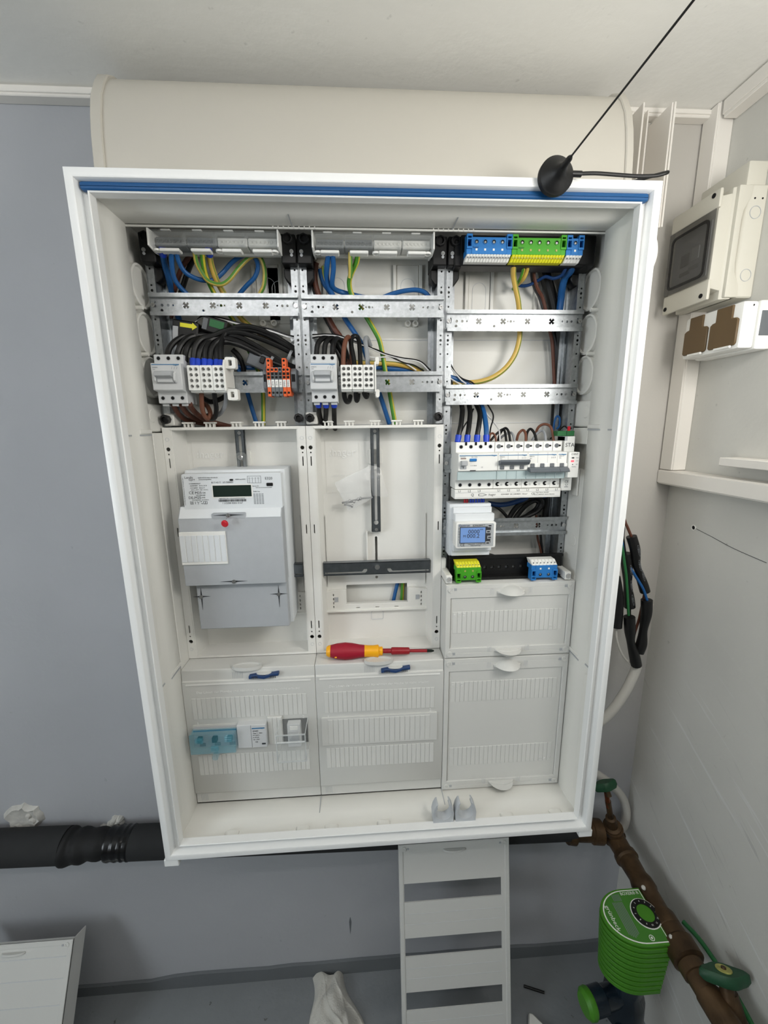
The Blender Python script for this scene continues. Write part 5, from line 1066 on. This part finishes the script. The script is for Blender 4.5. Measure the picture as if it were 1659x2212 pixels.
('long green yellow wire running from middle clear block behind its tray','gy',4.4,[(-24.3,-88,1049.3),(-27.3,-76,1038.7),(-36.2,-64,1025.7),(-40.5,-55.5,1014.5),(-37.6,-47.6,999.2),(-25.9,-45,981.9),(-12.5,-45,962.7),(1,-44.3,941.5),(10.9,-42.9,923),(16.7,-41.1,898.5),(21.1,-38.3,871.7),(26.9,-34.8,846.3),(31.9,-27.4,822.6),(40.8,-20,775)],''),
('black cable from left pole of middle load switch','black',4.4,[(-98.9,-95,879.1),(-98.4,-90.7,893.2),(-95.7,-86.4,909.1),(-87.6,-76.4,919.6),(-78,-63.6,920.7),(-69.2,-53.6,911.6),(-60.2,-49.3,891.6),(-55,-45,869.1)],''),
('black cable from middle pole of middle load switch','black',4.4,[(-85.8,-95,879.1),(-85.2,-90.7,893.2),(-82.9,-86.4,909.1),(-76.1,-77.9,918.3),(-69.1,-67.1,920),(-60.2,-57.9,908.9),(-52.1,-51.4,891.2),(-48,-45,869.1)],''),
('black cable from right pole of middle load switch','black',4.4,[(-71.8,-95,879),(-71.6,-90,893.3),(-69.9,-85,909.4),(-65.1,-70,920.4),(-58,-55,918.7),(-49.8,-50,902.8),(-43.7,-45,876.8)],''),
('brown wire arching into middle white terminal block','tan',4,[(-54.2,-95,868.2),(-53.2,-90.7,886.8),(-51.5,-86.4,903.7),(-47.5,-78.4,918.7),(-42.9,-68.6,922.5),(-40.3,-63.1,913.5),(-39.5,-66.6,892.5),(-39.4,-70,871.5)],''),
('black wire arching into middle white terminal block','black',4,[(-34.4,-90,868.8),(-35.9,-81.4,886.5),(-39.3,-72.9,908),(-38.7,-67.1,921),(-32.7,-62.9,926.1),(-27,-64.3,921.6),(-25,-77.1,901.8),(-24.4,-90,868.8)],''),
('grey wire standing up from middle white terminal block','grey',4,[(-11.9,-95,868),(-12.4,-89,885.2),(-13.5,-82,900.9),(-14.9,-73,917.1),(-11.6,-60,923.3),(-5.5,-45,913.1)],''),
('thin black sensor lead sagging across the middle column','black',1.3,[(-108.5,-45,931.9),(-80.7,-46.2,932.6),(-59,-47.5,929.6),(-35.4,-48.8,920.9),(-11.7,-50,912.2),(18.3,-48.8,900.1),(48.8,-47.5,892.6),(83.7,-46.2,886.9),(104.7,-45,870.5)],''),
('thin white sensor lead sagging across the middle column','white',1.3,[(-108.6,-45,930),(-80.8,-46.2,931.1),(-59,-47.5,928.1),(-35.4,-48.8,919.4),(-11.7,-50,910.7),(18.3,-48.8,898.6),(48.8,-47.5,890.9),(82.7,-46.2,885.4),(100.6,-45,870.5)],''),
('lower thin black sensor lead crossing the middle column','black',1.3,[(-109,-43,926.7),(-81,-44.2,930.6),(-51.3,-45.5,925.3),(-19.6,-46.8,913.8),(8.4,-48,905),(28.6,-46.8,895.6),(55.1,-45.5,884.2),(73.8,-44.2,880.1),(92.6,-43,869.8)],''),
('lower thin white sensor lead crossing the middle column','white',1.3,[(-10.9,-50,898),(-6,-48.7,893.5),(4.2,-47.3,892.7),(20.5,-46,893.9),(38.8,-45,890.5),(59.4,-44,882.5),(78.1,-43,870.9)],''),
('yellow wire lying level behind middle white terminal block','yellow',4.4,[(-60.9,-38,885.6),(-32.4,-37.6,885.6),(6.5,-37.2,884.6),(39.5,-36.8,883.2),(64.4,-36.4,878.7),(91.6,-36,870.7)],''),
('thick blue wire lying level behind middle white terminal block','blue',5,[(-61.4,-30,879),(4.7,-30,878.8),(29.6,-30,875.7),(61,-30,873.6),(92.5,-30,868.5)],''),
('left of three black cables with blue ferrules below middle load switch','black',4.4,[(-98,-95,815.3),(-98.9,-87.5,806.4),(-99.6,-72.5,795.6),(-97.6,-50.5,780.3),(-88.8,-22,772.2)],'s'),
('middle of three black cables with blue ferrules below middle load switch','black',4.4,[(-85.2,-95,815.2),(-85.8,-87.5,804.4),(-87.8,-72.5,793.5),(-91,-50.5,778.2),(-91.1,-22,768)],'s'),
('right of three black cables with blue ferrules below middle load switch','black',4.4,[(-71.1,-95,815.1),(-71.8,-87.5,806.2),(-73.1,-72.5,795.3),(-74.6,-50.5,776),(-75.1,-22,765.7)],'s'),
('left black loop below middle white terminal block','black',4.2,[(-53.5,-92,835.6),(-53.7,-86,823.1),(-50.6,-80,814.4),(-46,-65,815.8),(-44,-50,825.6)],''),
('centre black loop below middle white terminal block','black',4.2,[(-33.3,-92,835.5),(-33.3,-86,822.9),(-32.3,-80,815.7),(-29.7,-65,824.4),(-29.4,-50,839.3)],''),
('right black loop below middle white terminal block','black',4.6,[(-19.8,-92,835.4),(-18,-86,826.6),(-15,-80,822.3),(-13.7,-70,829.7),(-13.3,-60,838.3)],''),
('blue wire end seen through the opening of the empty tray','blue',4,[(53.5,-14,481),(43.6,-14,443.2),(35.5,-14,406.8),(27.2,-14,361.2)],''),
('green yellow wire end seen through the opening of the empty tray','gy',4,[(57.6,-13,480.5),(55.5,-13,442.4),(53.5,-13,405.7),(51.3,-13,359.7)],''),
('thick yellow wire sweeping down and left in right column','yellow',4.7,[(236.7,-86,1037),(239.5,-76.8,1029.1),(243.9,-67.5,1021.8),(251.2,-59.5,1006.6),(259.2,-53.4,988.4),(265.3,-47.2,967.8),(268.5,-45.4,941.8),(267.6,-44.6,918.9),(260.8,-43.8,895.7),(245.3,-43.1,874.2),(222.9,-42.3,858.5),(198.1,-41.1,850.8),(175.3,-39.5,849),(148.1,-38,847.3)],''),
('short green yellow wire under the yellow clamps of the green block','gy',3,[(253.9,-86,1038),(258.4,-73,1030.6),(258.8,-60,1020.8),(257.9,-45,1016.6),(257.6,-30,1013.8)],''),
('short yellow wire under the yellow clamps of the green block','yellow',3,[(260.5,-86,1039),(264.5,-75.5,1029.8),(263.4,-65,1020.1),(261.9,-47.5,1017.6),(259.4,-30,1017.6)],''),
('dark blue wire looping left from the small blue block','navy',2.8,[(326.6,-86,1037.9),(330.7,-76.2,1031.9),(328.6,-66.5,1024.6),(319.1,-57.5,1023),(308,-50,1028.1),(297.3,-42.5,1024.1),(283.4,-37.5,1018.2),(268.3,-33.8,1018.3),(256.8,-30,1028.7)],''),
('blue wire dropping from right of the small blue block','navy',3,[(333,-86,1038),(339.6,-70.5,1032.2),(340.3,-55,1026.7),(339.9,-45,1017.2),(342.2,-35,997.8)],''),
('thick blue cable hanging along right post below the small blue block','blue',6,[(339.3,-84,1037.9),(343.6,-69.5,1030.8),(341.5,-55,1025),(341.9,-46.5,1009.4),(344.9,-38,993.2),(344.1,-36,967.2),(344.7,-34,944.5)],''),
('brown wire running down right side of right column','brown',3,[(285.4,-50,1047.7),(290,-44.7,1027.9),(299.6,-39.3,1011.3),(311,-34,999.8),(319.4,-32.7,979.4),(329.9,-31.3,945),(337.6,-30,921.7),(342.8,-29.3,885.9),(348.3,-28.7,845.1),(353.7,-28,807.6)],''),
('dark grey wire running down beside the brown one in right column','dgrey',4,[(284.8,-44,1049.8),(289.4,-38.7,1029.9),(297.8,-33.3,1014.9),(309.4,-28,1001.5),(320,-26.7,979),(334.8,-25.3,946.4),(344.7,-24,922.9),(351.1,-23.3,886.8),(355.6,-22.7,845.7),(360,-22,807.9)],''),
('heavy black cable standing beside the right post','black',10,[(311.9,-24,1053.5),(333,-22.3,1005.2),(345.2,-20.6,967.1),(354.8,-20.6,927.6),(357.5,-21.4,887),(358.2,-22,845.7),(359.1,-22,803.6),(359.8,-22,765)],''),
('blue wire end entering right column above its second rail','blue',5,[(126.3,-40,865.2),(142.1,-40,859.1),(155.9,-40,855.1),(175.2,-40,848),(194.6,-40,838.8)],''),
('thin black lead entering right column from the left post','black',1.3,[(135.1,-45,895.7),(147.8,-46.2,870.2),(162.5,-47.5,856.2),(179.1,-48.8,850.1),(187.3,-50,843.9)],''),
('thin white lead entering right column from the left post','white',1.3,[(135.3,-45,882.1),(147.8,-46.7,868.2),(160.2,-48.3,854.1),(170.5,-50,846)],''),
('lower thin white lead entering right column from the left post','white',1.3,[(135.8,-45,860.6),(146,-46.7,853.4),(160.5,-48.3,845.2),(172.8,-50,838.1)],''),
('first black cable with blue ferrule entering top of the residual current breaker','black',4.6,[(146.8,-92,742),(149.9,-89.6,757.5),(154.6,-82.4,772.9),(160.6,-65.6,794),(163.1,-52,805.1),(161.5,-40,823.6)],'s'),
('second black cable with blue ferrule entering top of the residual current breaker','black',4.6,[(163.9,-92,741.8),(165.5,-89.6,753.8),(169.1,-82.4,767.6),(175.2,-65.6,790.4),(177.2,-52,805),(175.5,-40,823.5)],'s'),
('third black cable with blue ferrule entering top of the residual current breaker','black',4.6,[(181.8,-92,741.5),(183.3,-89.6,755.3),(187.8,-82.4,772.6),(193.5,-65.6,792),(191.4,-52,806.7),(185.8,-40,823.4)],'s'),
('blue cable with blue ferrule entering top of the residual current breaker','blue',4.6,[(199.2,-92,741.3),(199.8,-89.6,753.4),(200.7,-82.4,768.9),(201.8,-65.6,790.2),(200.6,-52,806.6),(197,-40,823.3)],'s'),
('thin black lead hanging right of the blue cable in right column','black',1.4,[(208.9,-45,815.8),(217.6,-49,801.2),(222.4,-53,790.3),(220.2,-60,779.5),(213.3,-70,765.3),(208.3,-80,742.5)],''),
('thin white lead hanging right of the blue cable in right column','white',1.4,[(207.6,-45,801.5),(212.4,-49,790.6),(222.9,-53,777.8),(229.1,-61,766.9),(229.2,-73,758.1),(227,-85,742.5)],''),
('thin black lead slanting behind the first black cables','black',1.4,[(188.4,-40,801.9),(181,-41.7,783.9),(171.5,-43.3,771.2),(164,-45,756.7)],''),
('small brown wire loop beside the residual current breaker','tan',2,[(206.7,-85,742.7),(208.5,-82.5,753.2),(214.1,-80,756.2),(217.9,-84,751.3),(218.9,-88,740.9)],''),
('small black wire arch over the first circuit breaker pole','black',2.3,[(213.4,-70,741.3),(223.9,-70,753.6),(236.4,-70,762.9),(238.1,-79,756.3),(237.7,-88,740.7)],''),
('small black wire arch over the second circuit breaker pole','black',2.3,[(229.9,-65,740.9),(233,-67.5,756.2),(240.9,-70,765),(244.5,-79,757.9),(245,-88,740.6)],''),
('small grey wire arch over the second circuit breaker pole','grey',2.3,[(229.7,-60,740.7),(240.6,-65,751.6),(250.6,-70,756.9),(253,-79,752.5),(253.3,-88,740.4)],''),
('small brown wire arch over the third circuit breaker pole','tan',2.4,[(265.1,-65,739.5),(267.5,-67.5,754),(274.4,-70,761),(276.2,-79,754.9),(274.1,-88,740.2)],''),
('small black wire arch over the fourth circuit breaker pole','black',2.4,[(283.9,-65,739.3),(283.8,-67.5,755.5),(288.6,-70,763),(292.7,-79,755.6),(294.4,-88,739.9)],''),
('small grey wire arch over the fifth circuit breaker pole','grey',2.4,[(296.8,-60,738.9),(302.3,-65,752.6),(310.8,-70,759.7),(312.7,-79,754.5),(311.4,-88,739.7)],''),
('brown wire arch over the last circuit breaker pole','tan',2.4,[(306.3,-55,742.3),(305.5,-57.8,757),(309.8,-60.6,767.8),(318.8,-67.2,771.2),(325.2,-77.6,763.7),(326.5,-88,739.5)],''),
('small blue wire loop by the right post','blue',2,[(344.4,-45,758.2),(344.9,-47,776.6),(348,-49,786),(353.5,-49,781.9),(354.8,-47,768.2),(350.9,-45,761.8)],''),
('thin black lead with red sleeve at the gateway module','black',1.3,[(334.9,-55,743.8),(341.7,-65,754.8),(343.7,-75,762),(347.5,-81.5,767.3),(350,-88,763.4)],''),
('thick blue cable sagging behind the small energy meter','navy',5,[(219.4,-55,621),(242.3,-51,616.8),(263.4,-47,617.6),(288,-44,623.4),(316.3,-42,629.3),(341.1,-40,631.4)],''),
('black cable running down right of the small energy meter','black',3.2,[(219.4,-55,620.1),(234.1,-52.5,614.4),(247.1,-50,605.7),(259.5,-47.5,593),(270.2,-45,578.1)],''),
('outer black cable coil behind the fourth rail','black',5,[(267.6,-40,585.1),(278.1,-41.2,605.2),(294.7,-42.5,621),(313.6,-43.8,629.7),(327.2,-45,626.6),(332.6,-43.8,614.4),(324,-42.5,600.4),(303.1,-41.2,589.6),(287.9,-40,582.6)],''),
('inner black cable coil behind the fourth rail','black',5,[(282.1,-34,583.4),(292.9,-35.1,599.6),(305.7,-36.3,613.6),(320.8,-37.4,621.5),(329.3,-37.4,615.3),(324.5,-36.3,603.1),(309.6,-35.1,591.1),(298.5,-34,581)],''),
('heavy black cable falling behind the fourth rail','black',7,[(345.8,-28,643.4),(349.5,-28,619.2),(348.9,-28,598.9),(348.3,-28,578.3)],''),
('brown wire running down behind the fourth rail','brown',2.2,[(328.2,-30,589.6),(331.4,-31,558.8),(334.8,-32,538.1),(341,-33,517.2),(346.1,-34,496.1)],''),
('black wire running down behind the fourth rail','black',2.6,[(337.3,-28,588.9),(340,-29,558.1),(342,-30,537.4),(345,-31,516.5),(348.1,-32,495.4)],''),
('thin black lead lying along the lower terminal carrier','black',2,[(161.4,-80,529),(166.4,-76.7,517.8),(180.9,-73.3,517.3),(201.1,-70,521.6),(221.7,-66.7,520.9),(238.9,-63.3,514.3),(250.4,-60,505.7)],''),
('thin brown lead below the small energy meter','tan',1.8,[(167.2,-80,528.8),(170.2,-76.7,520.7),(178.9,-73.3,516.3),(187.8,-70,509.9)],''),
('thin blue lead below the small energy meter','blue',1.8,[(152.8,-80,529.2),(150.8,-77.5,520.6),(148.7,-75,509.9)],''),
]
# ================================================================== wiring
for lab, m, r, pts, fer in WIRES:
    t = thing('wire', lab, 'wire', pts[0], 'wiring inside the cabinet')
    build(MB().tube(pts, r, 10 if r > 2 else 6, 5), 'insulation', m, t)
    if 's' in fer:
        a, c = Vector(pts[0]), Vector(pts[1]); d = (c-a).normalized()
        L = 13
        build(MB().loft([(0,r+.5),(L*.75,r+1),(L,r+.9),(L,r*.6)], a-d*1, d, 14), 'ferrule', 'ferrule', t)
# cable ties on the black bundle
for x,z,y,lab in ((-185,886,-52,'left light cable tie on the black cable bundle'),(-152,897,-48,'right light cable tie on the black cable bundle')):
    one(MB().loft([(0,10.5),(4.5,10.5),(4.5,9),(0,9),(0,10.5)],(x,y,z),(1,.15,-.5),16,caps=False),'cable_tie','grey',lab,'cable tie')
# ------------------------------------------------------------------ lettering becomes flat mesh
bpy.context.view_layer.update()
dg = bpy.context.evaluated_depsgraph_get()
new = []
for o in TEXTS:
    me = D.meshes.new_from_object(o.evaluated_get(dg)); new.append((o, me))
for o, me in new:
    n = o.name; par = o.parent; loc = o.location.copy(); rot = o.rotation_euler.copy(); sc = o.scale.copy(); cu = o.data
    D.objects.remove(o); 
    q = D.objects.new('lettering', me); COL.objects.link(q); q.parent = par; q.location = loc; q.rotation_euler = rot; q.scale = sc
    D.curves.remove(cu)
